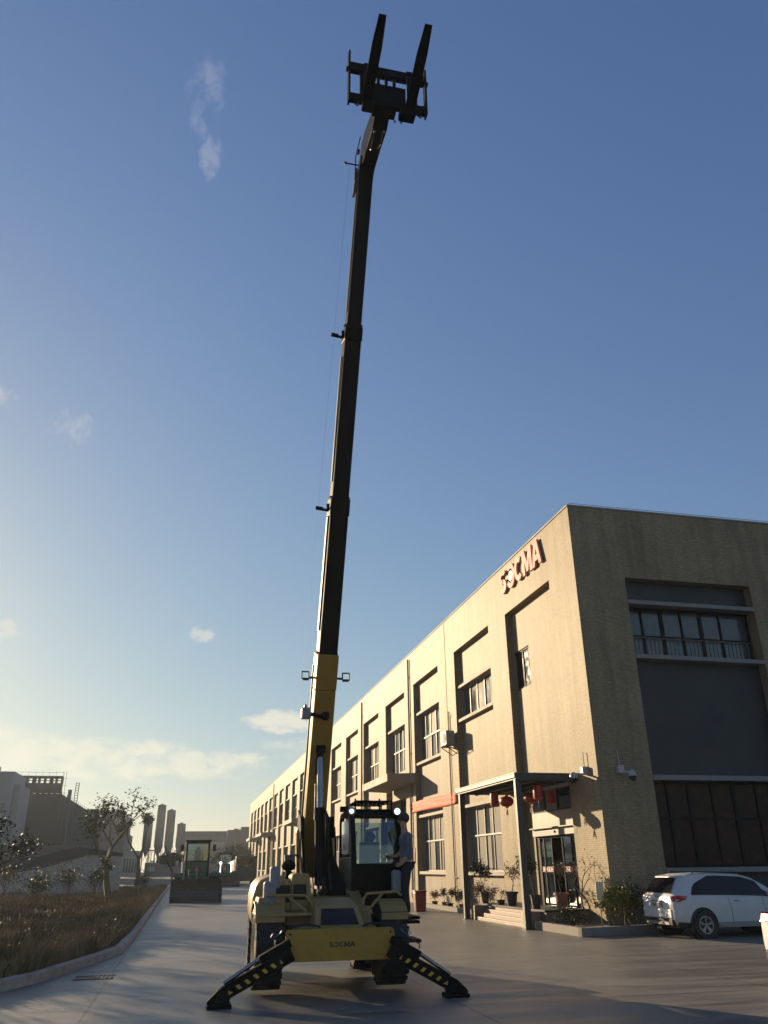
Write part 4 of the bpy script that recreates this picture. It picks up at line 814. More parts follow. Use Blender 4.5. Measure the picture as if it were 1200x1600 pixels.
# outriggers
for s_, cxm in ((-1,1.40),(1,2.96)):
    top = Vector((cxm-s_*.12, 11.86, .60)); foot = Vector((.60 if s_<0 else 3.74, 11.86, .135))
    b = MB(); b.bar(top+Vector((0,.07,-.03)), foot+Vector((-s_*.03,.07,.0)), .13,.165, up=(0,0,1)); leg = b.build('stabiliser_leg','mblack',T,bevel=.01)
    d = (foot-top).normalized(); nrm = Vector((-d.z,0,d.x)); 
    if nrm.z < 0: nrm = -nrm
    b = MB(); a_ = top+nrm*.105+Vector((0,.085,0)); b.bar(a_-d*.02,a_+d*.42,.15,.10,up=(0,0,1)); b.build('stabiliser_casing','mblack',leg,bevel=.012)
    b = MB(); b.tube([a_+d*.38+nrm*.02, foot+nrm*.085-d*.10+Vector((0,.08,0))],.028,10); b.build('stabiliser_rod','chrome',leg,smooth=True)
    b = MB(); L = (foot-top).length; nd = 7
    for k in range(nd):
        c = top+d*(L*(.16+.118*k))-nrm*.030
        c.y = 11.86+.07-.069-.0
        hw, hh, sk = .030, .030, .018
        if k == 0: pts = [c-d*.0-nrm*hh, c+d*hw-nrm*hh, c+d*hw*.9+nrm*hh]
        elif k == nd-1: pts = [c-d*hw-nrm*hh*.8, c+d*hw-nrm*hh*.8, c+d*hw*.5+nrm*hh]
        else: pts = [c-d*(hw)-nrm*hh+d*sk*.0, c+d*(hw-sk)-nrm*hh, c+d*(hw+sk*.6)+nrm*hh, c-d*(hw-sk*1.4)+nrm*hh]
        yy = 11.86+.07-.068
        b.raw([(p.x,yy,p.z) for p in pts]+[(p.x,yy+.006,p.z) for p in pts], [tuple(range(len(pts))),tuple(range(2*len(pts)-1,len(pts)-1,-1))]+[(i_,(i_+1)%len(pts),len(pts)+(i_+1)%len(pts),len(pts)+i_) for i_ in range(len(pts))])
    b.build('hazard_marking','hazard',leg)
    b = MB(); fx = foot.x
    b.prism([(fx-s_*.12,.045),(fx+s_*.15,.045),(fx+s_*.15,.08),(fx+s_*.02,.20),(fx-s_*.02,.22),(fx-s_*.14,.12)],11.80,11.97,'y'); b.box((fx-.155,11.74,.0),(fx+.155,12.03,.046)); b.build('foot_pad','mblack',leg,bevel=.008)
    b = MB(); e = Vector((cxm+s_*.05,11.90,.81)); b.tube([e,e+Vector((s_*.10,0,-.07)),e+Vector((s_*.125,0,-.04)),e+Vector((s_*.10,0,-.005)),e+Vector((s_*.08,0,.005))],.007,6); b.tube([e,e+Vector((s_*-.02,0,.03))],.010,6); b.build('stabiliser_hose','chrome',leg)
    if s_ > 0: b = MB(); e = a_+d*.30+nrm*.07; b.tube([e-d*.14,e-d*.10+nrm*.05,e+d*.06+nrm*.055,e+d*.09],.01,6); b.build('hose_loop','hose',leg)
b = MB(); b.box((1.30,12.02,.48),(3.05,12.2,.72)); b.build('stabiliser_beam','mblack',T,bevel=.01)
# ------------------------------------------------------------------ standing person beside the cab
def skin(name, verts, edges, parent, mt, sub=2, root=0, loc=None):
    me = bpy.data.meshes.new(name); d = ORG.get(parent.name, Vector((0,0,0))) if parent else Vector(loc or (0,0,0))
    me.from_pydata([tuple(Vector(v[:3])-d) for v in verts], edges, []); me.materials.append(M[mt])
    o = bpy.data.objects.new(name, me); COL.objects.link(o); o.parent = parent
    md = o.modifiers.new('skin','SKIN'); md.use_smooth_shade = True
    for i,v in enumerate(verts):
        sv = me.skin_vertices[0].data[i]; sv.radius = (v[3], v[4] if len(v) > 4 else v[3]); sv.use_root = (i == root)
    sb_ = o.modifiers.new('sub','SUBSURF'); sb_.levels = sub; sb_.render_levels = sub; return o
px_, py_, pz_ = 3.385, 13.08, .866     # on the wheel step, turned towards the cab (-X)
PR = thing('person', 'person in a grey blue shirt and black trousers standing on the step beside the cab', 'person', (px_,py_,pz_))
S = .87
def pv(fx, fy, fz, *r): return (px_-fx*S, py_+fy*S, pz_+fz*S)+tuple(k*S for k in r)     # fx forward, fy sideways
body = [pv(0,0,.90,.11,.09), pv(.0,0,1.12,.11,.09), pv(-.01,0,1.32,.15,.11), pv(.0,0,1.44,.06), pv(.02,0,1.52,.055), pv(.03,0,1.60,.085,.075), pv(.03,0,1.68,.08,.075),
        pv(-.01,.16,1.37,.05), pv(-.02,.15,1.14,.042), pv(.14,.08,1.02,.033), pv(.20,.06,1.02,.03,.02),
        pv(-.01,-.17,1.37,.05), pv(-.04,-.22,1.12,.042), pv(.08,-.20,.94,.033), pv(.13,-.18,.88,.03,.02),
        pv(.0,.09,.86,.085), pv(.02,.10,.48,.058), pv(-.01,.11,.09,.042), pv(.10,.12,.03,.035),
        pv(.0,-.09,.86,.085), pv(.04,-.10,.48,.058), pv(.0,-.11,.09,.042), pv(.11,-.12,.03,.035)]
be = [(0,1),(1,2),(2,3),(3,4),(4,5),(5,6),(2,7),(7,8),(8,9),(9,10),(2,11),(11,12),(12,13),(13,14),(0,15),(15,16),(16,17),(17,18),(0,19),(19,20),(20,21),(21,22)]
for (hi, sy) in ((10,1),(14,-1)):     # five fingers rooted in each palm
    h = body[hi]; base = len(body); P0_ = Vector(h[:3])
    for k in range(4):
        o_ = (k-1.5)*.018*S; a_ = P0_+Vector((-.03*S,0,o_)); b_ = a_+Vector((-.035*S,-sy*.012*S,0)); c_ = b_+Vector((-.012*S,-sy*.03*S,0))
        i = len(body); body += [(*a_,.008*S),(*b_,.0075*S),(*c_,.006*S)]; be += [(hi,i),(i,i+1),(i+1,i+2)]
    a_ = P0_+Vector((.0,-sy*.02*S,.03*S)); b_ = a_+Vector((-.03*S,-sy*.01*S,.02*S)); i = len(body); body += [(*a_,.009*S),(*b_,.007*S)]; be += [(hi,i),(i,i+1)]
skin('body', body, be, PR, 'skin')
shirt = [pv(0,0,.86,.15,.13), pv(-.02,0,1.12,.15,.12), pv(-.02,0,1.32,.165,.125), pv(-.005,0,1.43,.075), pv(-.01,.16,1.36,.07), pv(-.02,.15,1.15,.058), pv(.09,.10,1.05,.046), pv(-.01,-.18,1.36,.07), pv(-.035,-.22,1.13,.058), pv(.05,-.205,.99,.046)]
skin('shirt', shirt, [(0,1),(1,2),(2,3),(2,4),(4,5),(5,6),(2,7),(7,8),(8,9)], PR, 'shirt')
tr = [pv(0,0,.97,.145,.12), pv(0,.09,.84,.10), pv(.02,.10,.48,.075), pv(-.01,.11,.10,.06), pv(0,-.09,.84,.10), pv(.04,-.10,.48,.075), pv(.0,-.11,.10,.06)]
skin('trousers', tr, [(0,1),(1,2),(2,3),(0,4),(4,5),(5,6)], PR, 'trous')
for sy in (1,-1): skin('shoe', [pv(-.05,sy*.11,.045,.045,.04), pv(.08,sy*.115,.04,.045,.035), pv(.17,sy*.12,.03,.035,.025)], [(0,1),(1,2)], PR, 'glove', 1)
b = MB(); c = pv(.01,0,1.66); b.ball((c[0],c[1],c[2]),(.105*S,.095*S,.10*S)); b.build('hair','hair',PR,smooth=True)
b = MB(); c = pv(.115,0,1.60); b.ball((c[0],c[1],c[2]),(.018*S,.014*S,.022*S),8,6); b.build('nose','skin',PR,smooth=True)
b = MB(); 
for sy in (1,-1): c = pv(.108,sy*.033,1.635); b.ball((c[0],c[1],c[2]),.011*S,8,6)
b.build('eyes','hair',PR)
b = MB(); c = pv(.108,0,1.555); b.box((c[0]-.004,c[1]-.022,c[2]-.004),(c[0]+.01,c[1]+.022,c[2]+.004)); b.build('mouth','redp',PR)
# a person moves apart from the machine but holds on to it: stays top level
#PART4
# ------------------------------------------------------------------ cars
LX = [0.02,.06,.10,.20,.30,.42,.70,1.3,2.0,2.35,2.6,2.85,3.3,3.62,3.80]
def lerp_tab(tab, x):
    for (a,va),(b,vb) in zip(tab, tab[1:]):
        if x <= b: t = max(0,(x-a)/(b-a)); return va+(vb-va)*t
    return tab[-1][1]
WT = [(0.02,.66),(.06,.715),(.12,.755),(.5,.78),(3.2,.775),(3.6,.72),(3.8,.60)]
ZB = [(0.02,.32),(.1,.27),(.5,.22),(3.3,.22),(3.8,.30)]
BT = [(0.02,.80),(.1,.86),(.3,.90),(1.3,.88),(2.85,.84),(3.3,.78),(3.62,.68),(3.8,.56)]
WR = [(0.02,.60),(.42,.575),(1.3,.575),(2.35,.57),(2.85,.64),(3.3,.66),(3.8,.52)]
ZR = [(0.02,.83),(.06,.90),(.10,.975),(.20,1.11),(.30,1.24),(.42,1.325),(.70,1.375),(1.3,1.395),(2.0,1.36),(2.35,1.27),(2.6,1.14),(2.85,.99),(3.3,.90),(3.62,.78),(3.8,.62)]
def ring(x):
    w,zb,bt,wr,zr = (lerp_tab(t,x) for t in (WT,ZB,BT,WR,ZR)); zr = max(zr,bt+.02)
    return [(0,zb),(w*.85,zb),(w,zb+.12),(w+.012,.52),(w+.004,.72),(w-.015,bt),(wr+.03,bt+(zr-bt)*.55),(wr-.03,zr-.035),(wr-.10,zr),(0,zr+.012)]
ZRS = [(0.02,.80),(.06,.85),(.12,.875),(.5,.90),(.75,.92),(1.0,1.05),(1.3,1.20),(1.7,1.27),(2.2,1.24),(2.5,1.12),(2.85,.93),(3.3,.87),(3.62,.76),(3.8,.60)]
def make_car(sedan=False):
    global ZR
    if sedan: keep = ZR; ZR = ZRS
    t = thing('parked_car','','car',(0,0,0),world=False)
    b = MB(); v = []; n = 10
    for x in LX:
        rg_ = ring(x); v += [(x,-y,z) for y,z in rg_]+[(x,y,z) for y,z in reversed(rg_[1:-1])]
    m_ = 18; f = [(i*m_+j, i*m_+(j+1)%m_, (i+1)*m_+(j+1)%m_, (i+1)*m_+j) for i in range(len(LX)-1) for j in range(m_)]
    f += [tuple(range(m_)), tuple(reversed([(len(LX)-1)*m_+j for j in range(m_)]))]; b.raw(v,f); body = b.build('body','carw',t,smooth=True)
    def side(x, k, s_, e=.006):     # k: 0 belt .. 1 roof edge along the ring points 5,6,7
        rg_ = ring(x); a,b_ = (rg_[5],rg_[6]) if k < .5 else (rg_[6],rg_[7]); u = k*2 if k < .5 else k*2-1
        return (x, s_*(a[0]+(b_[0]-a[0])*u+e), a[1]+(b_[1]-a[1])*u)
    for s_ in (-1,1):
        b = MB(); xs = [(1.0 if sedan else .50)+.1*i for i in range(19 if sedan else 24)]; lo_, hi_ = [], []
        for x in xs:
            up_ = min(.93, .08+.95*(max(0,x-(1.0 if sedan else .5))/.75)**.6 if x < 1.1 else .93)
            if x > 2.1: up_ = .93
            cut = lerp_tab([(2.2,1),(2.8,.0)],x); up_ = max(.06,up_*cut if x > 2.45 else up_)
            lo_.append(side(x,.05+.0*x,s_,.012)); hi_.append(side(x,up_,s_,.012))
        for i in range(len(xs)-1): b.face([lo_[i],lo_[i+1],hi_[i+1],hi_[i]])
        b.build('side_window','carglass',t,smooth=True)
        b = MB(); 
        for xx in (1.50,2.42): b.tube([(xx,s_*.792,.30),(xx+.0,s_*.795,.6),(xx-.05,s_*.773,.88)],.0035,4)
        b.box((1.60,s_*.785,.775),(1.74,s_*.80,.79)); b.build('door_seam','steel',t)
        b = MB(); b.tube([(.75,s_*.50,1.37),(.8,s_*.50,1.415),(2.0,s_*.50,1.39),(2.1,s_*.50,1.34)],.014,6); (b.build('roof_rail','blackp',t) if not sedan else None)
        b = MB(); b.box((2.50,s_*.80,.88),(2.62,s_*.94,1.0)); b.build('wing_mirror','carw',t,bevel=.03)
        b = MB(); b.raw([(.045,s_*.40,.90),(.05,s_*.62,.90),(.03,s_*.66,.79),(.02,s_*.44,.82), (.02,s_*.40,.90),(.02,s_*.62,.90),(.0,s_*.66,.79),(.0,s_*.44,.82)],[(4,5,6,7),(0,3,2,1),(0,1,5,4),(1,2,6,5),(2,3,7,6),(3,0,4,7)]); b.build('reversing_lamp','tlclear',t)
        b = MB(); P = [(.03,s_*.66,.90),(.03,s_*.69,.79),(.14,s_*.775,.78),(.33,s_*.79,.84),(.38,s_*.785,.90),(.14,s_*.765,.915)]
        b.face(P); o = b.build('tail_lamp','taill',t); md = o.modifiers.new('t','SOLIDIFY'); md.thickness = .014; md.offset = 0
        for xc in (.73,3.05):
            b = MB(); b.lathe((xc,0,.30),[(.36,s_*.60),(.36,s_*.795),(.31,s_*.797),(.02,s_*.797)],'y',28); b.build('wheel_arch','blackp',t)
            d = MB(); d.lathe((xc,s_*.74,.29),[(.29,-.09),(.285,.085),(.27,.095),(.185,.095),(.175,.07)],'y',32); 
            r_ = MB(); c = (xc,s_*.74,.29); r_.lathe(c,[(.185,s_*.09),(.19,s_*.1),(.165,s_*.1),(.16,s_*.06)],'y',32,closed=False); r_.lathe(c,[(.035,s_*.08),(.03,s_*.105)],'y',12)
            for k in range(5):
                a = 2*math.pi*k/5+.3
                for da in (-.16,.16): r_.bar((xc+.03*math.cos(a),s_*.825,.29+.03*math.sin(a)),(xc+.175*math.cos(a+da),s_*.835,.29+.175*math.sin(a+da)),.028,.02,up=(0,1,0))
            wh = d.build('wheel','tyre',t); r_.build('rim','rim',wh)
    b = MB(); b.face([(.06,-.53,.965),(.06,.53,.965),(.305,.47,1.285),(.305,-.47,1.285)] if not sedan else [(.80,-.5,.96),(.80,.5,.96),(1.32,.45,1.215),(1.32,-.45,1.215)]); o = b.build('rear_window','carglass',t); md = o.modifiers.new('t','SOLIDIFY'); md.thickness = .02; md.offset = 0
    b = MB(); b.prism([(.31,1.295),(.46,1.31),(.52,1.354),(.33,1.325)],-.46,.46,'y'); (b.build('roof_spoiler','carw',t,bevel=.012) if not sedan else None)
    b = MB(); b.box((-.015,-.64,.27),(.14,.64,.42)); b.box((.10,-.74,.22),(.4,.74,.36)); b.build('lower_bumper','blackp',t,bevel=.03)
    b = MB(); b.box((-.03,-.50,.29),(-.012,.50,.35)); b.build('bumper_strip','ac',t)
    b = MB(); b.prism(rrect(-.62,.62,.42,.62,.05),-.012,.06,'x'); b.build('rear_bumper','carw',t,bevel=.02)
    b = MB(); b.box((.0,-.24,.655),(.03,.24,.80)); b.build('plate_recess','ac',t); 
    b = MB(); b.box((-.012,-.20,.655),(-.002,.20,.76)); np_ = b.build('number_plate','white',t)
    b = MB()
    for k in range(6): b.box((-.017,-.17+.06*k,.675),(-.013,-.14+.06*k,.74))
    b.build('plate_marks','logo',np_)
    b = MB(); b.box((.012,-.055,.855),(.028,-.035,.93)); b.box((.012,.035,.855),(.028,.055,.93)); b.box((.012,-.035,.885),(.028,.035,.90)); b.build('emblem','chrome',t)
    b = MB(); b.bar((.07,-.0,.97),(.10,.28,.985),.015,.015); (b.build('rear_wiper','blackp',t) if not sedan else None)
    b = MB(); b.tube([(.9,0,1.39),(.82,0,1.47)],.005,4); (b.build('aerial','blackp',t) if not sedan else None)
    if sedan: ZR = keep
    return t
c1 = make_car(); c1.location = (11.30,19.42,0)
c1['group'] = 'white cars parked at the shaded end of the yard'
c2 = make_car(True); c2['group'] = c1['group']; c2.location = (8.60,11.22,0); c2['label'] = 'white car cut off by the right edge of the view, nearest the camera'
c1['label'] = 'whole white sport utility car parked against the shaded end wall'
# ------------------------------------------------------------------ wheel loader
def make_loader():
    t = thing('wheel_loader','','construction machine',(0,0,0),world=False)
    b = MB(); pr = [(-.95,.0),(-.2,.0),(.06,.18),(.14,.55),(.08,.9),(-.1,1.13),(-.14,1.10),(.03,.88),(.09,.55),(.02,.22),(-.2,.045),(-.95,.03)]
    b.prism(pr,-1.33,1.33,'x'); bk = b.build('bucket','bucket',t)
    for s_ in (-1,1): b = MB(); b.prism([(-.95,.0),(-.2,.0),(.06,.18),(.14,.55),(.08,.9),(-.1,1.13),(-.35,1.08),(-.7,.45)],s_*1.33-.02,s_*1.33+.02,'x'); b.build('bucket_side','bucket',bk)
    b = MB(); b.box((-1.33,-1.0,-.004),(1.33,-.9,.04)); b.box((-1.28,.02,.40),(1.28,.10,.46)); b.build('cutting_edge','bucket',bk)
    for s_ in (-1,1):
        b = MB(); b.bar((s_*.42,.1,.55),(s_*.42,1.2,1.35),.10,.24); b.bar((s_*.42,1.2,1.35),(s_*.42,2.4,1.5),.10,.28); b.build('lift_arm','green',t)
        b = MB(); b.tube([(s_*.3,.9,.8),(s_*.3,2.2,.95)],.05,8); b.build('hydraulic_ram','mblack',t)
    b = MB(); b.bar((0,.1,.95),(0,1.0,1.55),.1,.12); b.bar((0,1.0,1.6),(0,1.1,.7),.12,.18); b.build('tilt_link','green',t)
    for s_ in (-1,1):
        for y in (1.75,4.3):
            b = MB(); b.lathe((s_*.98,y,.66),[(.4,-.2),(.6,-.24),(.66,-.18),(.66,.18),(.6,.24),(.4,.2)],'x',28)
            for k in range(20): a = 2*math.pi*k/20; b.bar((s_*.98-.2,y+.66*math.cos(a),.66+.66*math.sin(a)),(s_*.98+.2,y+.66*math.cos(a+.16),.66+.66*math.sin(a+.16)),.07,.05,up=(0,math.cos(a),math.sin(a)))
            w_ = b.build('wheel','tyre',t); b = MB(); b.lathe((s_*.98,y,.66),[(.38,-.12),(.38,.12)],'x',20); b.build('rim','hazard',w_)
        b = MB(); b.prism([(1.0,1.35),(2.4,1.35),(2.5,1.2),(2.5,1.3),(2.4,1.42),(1.0,1.42),(.9,1.25),(.95,1.2)],s_*.98-.27,s_*.98+.27,'x'); b.build('fender','green',t)
        b = MB(); b.tube([(s_*1.12,1.2,1.4),(s_*1.12,1.2,1.95)],.02,6); b.box((s_*1.12-.07,1.15,1.88),(s_*1.12+.07,1.27,2.04)); b.build('front_lamp','reflect',t)
    b = MB(); b.box((-.45,1.3,.6),(.45,2.4,1.35)); b.box((-.4,2.4,.6),(.4,3.2,1.1)); b.box((-.72,3.0,.75),(.72,5.2,1.25)); b.prism([(2.6,1.25),(3.0,1.25),(5.2,1.25),(5.2,1.75),(4.0,1.9),(2.6,1.9)],-.62,.62,'x'); b.build('chassis','green',t,bevel=.03)
    x0,x1,y0,y1,z0,z1 = -.62,.62,2.5,3.8,1.25,3.02
    b = MB()
    for x in (x0,x1):
        b.bar((x,y0,z0),(x,y0,z1),.09,.09,up=(0,1,0)); b.bar((x,y1,z0),(x,y1,z1),.09,.09,up=(0,1,0)); b.bar((x,y0,z1),(x,y1,z1),.09,.09); b.bar((x,y0,2.02),(x,y1,2.02),.07,.06)
    b.bar((x0,y0,z1),(x1,y0,z1),.09,.10); b.bar((x0,y1,z1),(x1,y1,z1),.09,.10); b.bar((x0,y0,2.02),(x1,y0,2.02),.07,.06)
    b.box((x0-.1,y0-.15,z1+.04),(x1+.1,y1+.1,z1+.13)); cb = b.build('cab','mblack',t,bevel=.01)
    b = MB(); b.box((x0+.04,y0,z0),(x1-.04,y0+.03,1.98)); b.build('cab_front_panel','green',cb)
    b = MB()
    b.face([(x0+.04,y0,2.06),(x1-.04,y0,2.06),(x1-.04,y0,z1-.05),(x0+.04,y0,z1-.05)]).face([(x0+.04,y1,2.06),(x1-.04,y1,2.06),(x1-.04,y1,z1-.05),(x0+.04,y1,z1-.05)]).face([(x0,y0+.04,2.06),(x0,y1-.04,2.06),(x0,y1-.04,z1-.05),(x0,y0+.04,z1-.05)]).face([(x1,y0+.04,2.06),(x1,y1-.04,2.06),(x1,y1-.04,z1-.05),(x1,y0+.04,z1-.05)])
    b.build('cab_glass','loadglass',cb)
    b = MB(); b.box((-.22,3.2,1.9),(.22,3.6,2.2)); b.box((-.2,3.5,2.2),(.2,3.6,2.62)); b.ball((0,3.52,2.72),(.12,.06,.1)); b.build('driver_seat','seat',cb,bevel=.03)
    for s_ in (-1,1): b = MB(); b.tube([(s_*.65,y0,2.7),(s_*.9,y0-.15,2.75)],.015,5); b.box((s_*.9-.09,y0-.18,2.55),(s_*.9+.09,y0-.12,2.9)); b.build('mirror','blackp',cb,bevel=.02)
    b = MB(); b.prism([(-.13,1.52),(.13,1.52),(0,1.78)],y0-.012,y0-.002,'y'); b.build('warning_triangle','orange',cb)
    b = MB(); b.tube([(.3,4.6,1.8),(.3,4.6,2.5)],.05,8); b.build('exhaust','mblack',t); b = MB(); b.tube([(x0-.02,2.4,1.3),(x0-.1,2.2,2.0),(x0-.05,2.4,2.6)],.02,6); b.build('handrail','green',t); return t
l1 = make_loader(); l1.location = (.86,48.3,0); l1['label'] = 'green wheel loader facing the camera with a wide dark bucket on the ground'; l1['group'] = 'wheel loaders on the factory road'
l2 = copy_tree(l1); l2.location = (4.35,88,0); l2['label'] = 'distant wheel loader with two lit lamps at the far end of the road'
for s_ in (-1,1): b = MB(); b.ball((s_*.53,1.1,2.15),(.13,.05,.13),12,8); b.box((s_*.53-.03,1.12,1.3),(s_*.53+.03,1.18,2.1)); b.build('lit_lamp','headl',l2)
# dark truck behind
tk = thing('dark_truck','dark truck parked against the facade far down the road','truck',(7.0,98,0),world=False)
b = MB(); b.box((-1.15,0,.7),(1.15,1.7,2.9)); b.build('cab','dark_truck',tk,bevel=.12); b = MB(); b.box((-1.0,-.012,1.75),(1.0,.02,2.6)); b.build('windscreen','carglass',tk); b = MB(); b.box((-1.2,1.9,.9),(1.2,7.5,2.5)); b.build('cargo_bed','dark_truck',tk,bevel=.03); b = MB(); b.box((-1.15,-.2,.35),(1.15,0,.75)); b.build('bumper','dark_truck',tk)
for x in (-1,1):
    for y in (.9,5.2,6.4): b = MB(); b.lathe((x,y,.5),[(.5,-.14),(.5,.14)],'x',20); b.build('wheel','tyre',tk)
# ------------------------------------------------------------------ trees
def tree(name, label, loc, h, cr, seed, leaf, nleaf, ls, lean=(0,0), trunk=.12, depth=4, group='trees in the rough field', first=.4, flat=.8, stems=1, spread=.6):
    rnd = random.Random(seed); t = thing(name,label,'tree',loc,group); x,y,z = loc; b = MB(); tips = []
    for s_ in range(stems):
        d = (lean[0]+rnd.gauss(0,.18)*(stems>1), lean[1], 1); L = h*first
        branch(b,(x+rnd.uniform(-.15,.15)*(stems>1),y,z-.1),d,L,trunk,depth,rnd,tips,spread,.25,(2,3),4)
    b.build('trunk','bark',t,smooth=True,fixn=False); b = MB(); leaf_cloud(b,tips,nleaf,cr*.13,ls,rnd,flat); b.build('crown',leaf,t,fixn=False); return t
tree('field_tree','sparse crooked tree with open crown standing near the middle of the field edge',(-3.9,52,.1),4.9,2.0,42,'leafd',1250,.095,lean=(-.12,0),trunk=.22,first=.40,depth=4,spread=.55)
tree('field_tree','dark slender tree beside the silos, second along the field edge',(-4.1,88,.1),5.8,1.5,11,'leafd',1100,.13,lean=(.03,0),trunk=.24,first=.44,depth=3,spread=.33)
tree('field_tree','bushy tree cut off by the left edge of the view',(-7.0,37,.1),4.2,2.2,9,'leafd',2600,.065,trunk=.14,first=.3,spread=.7)
tree('young_tree','leafy sapling at the foot of the sparse crooked tree',(-4.45,51,.1),2.0,.7,14,'leafo',700,.06,trunk=.05,depth=3,first=.4)
tree('far_tree','dark round tree right of the green loader, in front of the far warehouse',(9.5,150,0),5.2,4,15,'leafd',2600,.22,trunk=.25,first=.3,depth=4,group='trees by the far warehouse')
tree('far_tree','dark tree behind the green loader cab, before the far warehouse',(6.2,155,0),5.0,4,16,'leafd',2600,.22,trunk=.25,first=.3,depth=4,group='trees by the far warehouse')
tree('far_tree','low wide tree beside the foot of the silos',(-1.5,160,0),5.2,3.5,17,'leafd',2200,.22,trunk=.25,first=.3,depth=4,group='trees by the far warehouse')
for k,(x,y,h,sd_) in enumerate(((-9.8,39.5,6.3,51),(-10.4,32.5,6.6,52),(-8.9,26.5,5.2,53),(-7.3,21.6,3.4,54),(-13.5,46,7,55))):
    tree('roadside_tree',['roadside tree beyond the left edge, farthest but one','tall roadside tree out of view, middle of the row','roadside tree out of view left of the kerb bend','small roadside tree nearest the drain','tall roadside tree farthest up the row'][k],(x,y,.1),h,2.2,sd_,'leafd',900,.09,trunk=.14,first=.38,group='trees beyond the left edge of the view')
for k,(x,y,h,w,lf) in enumerate(((-6.6,57,1.3,1.5,'leafd'),(-8.6,59,1.1,1.6,'leafo'),(-5.3,58,1.2,1.3,'leafd'),(-10.6,58,1.5,1.7,'leafd'),(-7.4,50,.9,1.3,'leafo'),(-2.8,68,1.0,1.2,'leafo'))):
    plant('field_bush',['dark bush under the ramp wall, middle of the row','olive bush left of the middle of the ramp wall','dark bush under the right end of the ramp wall','dark bush at the left foot of the ramp wall','low olive bush in the open field','low olive bush near the kerb beyond the crooked tree'][k],(x,y,.1),h,w,None,60+k,lf,900,.06,cat='bush',stems=6)
# weeds and grass
def grass(name, label, mt, n, hfun, seed, area, cat):
    rnd = random.Random(seed); v = []; f = []
    for _ in range(n):
        x,y = area(rnd); z = fz(x,y) if kx(y)-x > .6 else .12; h = hfun(x,y,rnd); a = rnd.uniform(0,6.28); w = .006+.010*rnd.random()+y*.00025
        dx,dy = math.cos(a)*w, math.sin(a)*w; lx,ly = rnd.gauss(0,.3)*h, rnd.gauss(0,.3)*h; i = len(v)
        v += [(x-dx,y-dy,z-.02),(x+dx,y+dy,z-.02),(x+lx*.4+dx*.7,y+ly*.4+dy*.7,z+h*.6),(x+lx*.4-dx*.7,y+ly*.4-dy*.7,z+h*.6),(x+lx,y+ly,z+h)]; f += [(i,i+1,i+2,i+3),(i+3,i+2,i+4)]
    b = MB(); b.raw(v,f); o = b.build(name,mt,None,fixn=False); tag(o,label,cat,None,'stuff')
def near(rnd):
    while True:
        y = 9.5+50*rnd.random()**1.7; x = kx(y)-.18-abs(rnd.gauss(0,.30))*y*.35
        if x > -.2*y-1.0: return x,y
def clump(x,y): return .5+.5*math.sin(x*1.3+y*.7)*math.sin(y*.9-x*.5)
def wide(rnd):
    while True:
        y = 12+75*rnd.random()**1.3; x = kx(y)-.18-rnd.random()*.2*y
        if clump(x,y) > rnd.random()*.9: return x,y
def strip(rnd): y = 14+60*rnd.random()**1.4; return kx(y)-.16-abs(rnd.gauss(0,.45)), y
grass('dry_grass','dry brown grass and weeds covering the rough field','dry',42000,lambda x,y,r: (.05+.24*clump(x,y)**2)*r.uniform(.4,1.2),1,wide,'grass')
grass('kerbside_weeds','tall brown weeds growing along the kerb','dry',16000,lambda x,y,r: r.uniform(.10,.45)*(.4+.8*clump(x*2,y*1.5)),2,strip,'weeds')
grass('green_weeds','green weeds patched along the kerb bend','weed',15000,lambda x,y,r: r.uniform(.06,.30)*(.5+clump(x*1.7,y)),3,near,'weeds')
rnd = random.Random(5); b = MB(); pts = []
for _ in range(260): x,y = wide(rnd); pts.append((x,y,fz(x,y)+rnd.uniform(.08,.45)))
for _ in range(160): x,y = strip(rnd); pts.append((x,y,.15+rnd.uniform(.08,.5)))
leaf_cloud(b,pts,3600,.13,.026,rnd); tag(b.build('broadleaf_weeds','leafo',None,fixn=False),'low broadleaf weeds scattered through the dry grass','weeds',None,'stuff')
# ------------------------------------------------------------------ silos and far buildings
for k,(x,zt_,lb) in enumerate(((-10.1,15.0,'left'),(-6.85,18.4,'tallest'),(-4.1,17.0,'dark'),(-1.0,13.4,'right'))):
    r = 1.22; t = thing('cement_silo',['short grey cement silo, leftmost of the four','tallest grey cement silo of the four','tall dark grey silo just right of the tallest one','shortest grey silo, rightmost of the four'][k],'silo',(x,250,0),'cement silos beyond the field')
    b = MB(); b.lathe((x,250,0),[(.25,5.0),(r,7.6),(r,zt_),(r*.97,zt_+.08),(.35,zt_+.30)],n=14)
    b.build('tank','silo',t); b = MB(); b.lathe((x,250,zt_+.27),[(.35,0),(.35,.2)],n=8); b.build('roof_vent','silo',t); b = MB()
    for z in range(9,int(zt_),2): b.lathe((x,250,z),[(r+.04,0),(r+.04,.08)],n=14)
    b.build('tank_band','silo',t)
    for dx in (-1,1):
        for dy in (-1,1): b = MB(); b.bar((x+dx*.85,250+dy*.85,0),(x+dx*.85,250+dy*.85,7.7),.18,.18,up=(0,1,0)); b.build('leg','silo',t)
    b = MB(); 
    for dx in (-1,1): b.bar((x-dx*.85,249.1,3.5),(x+dx*.85,249.1,6.5),.10,.10,up=(0,1,0)); b.tube([(x+1.0,248.9,1),(x+1.3,248.8,7.5)],.06,5)
    b.build('brace','silo',t)
bt_ = thing('batching_plant','low grey concrete mixing plant below the silos','building',(-5,246,0)); b = MB(); b.box((-6.8,244,0),(-.2,248,5.2)); b.box((-9.8,245,0),(-6.8,248,3.4)); b.build('wall','far',bt_)
b = MB(); b.box((-8.8,244.9,1.2),(-7.0,244.99,2.4)); b.box((-8.6,244.9,3.5),(-7.2,247,3.9)); b.build('pale_panel','farw',bt_); b = MB()
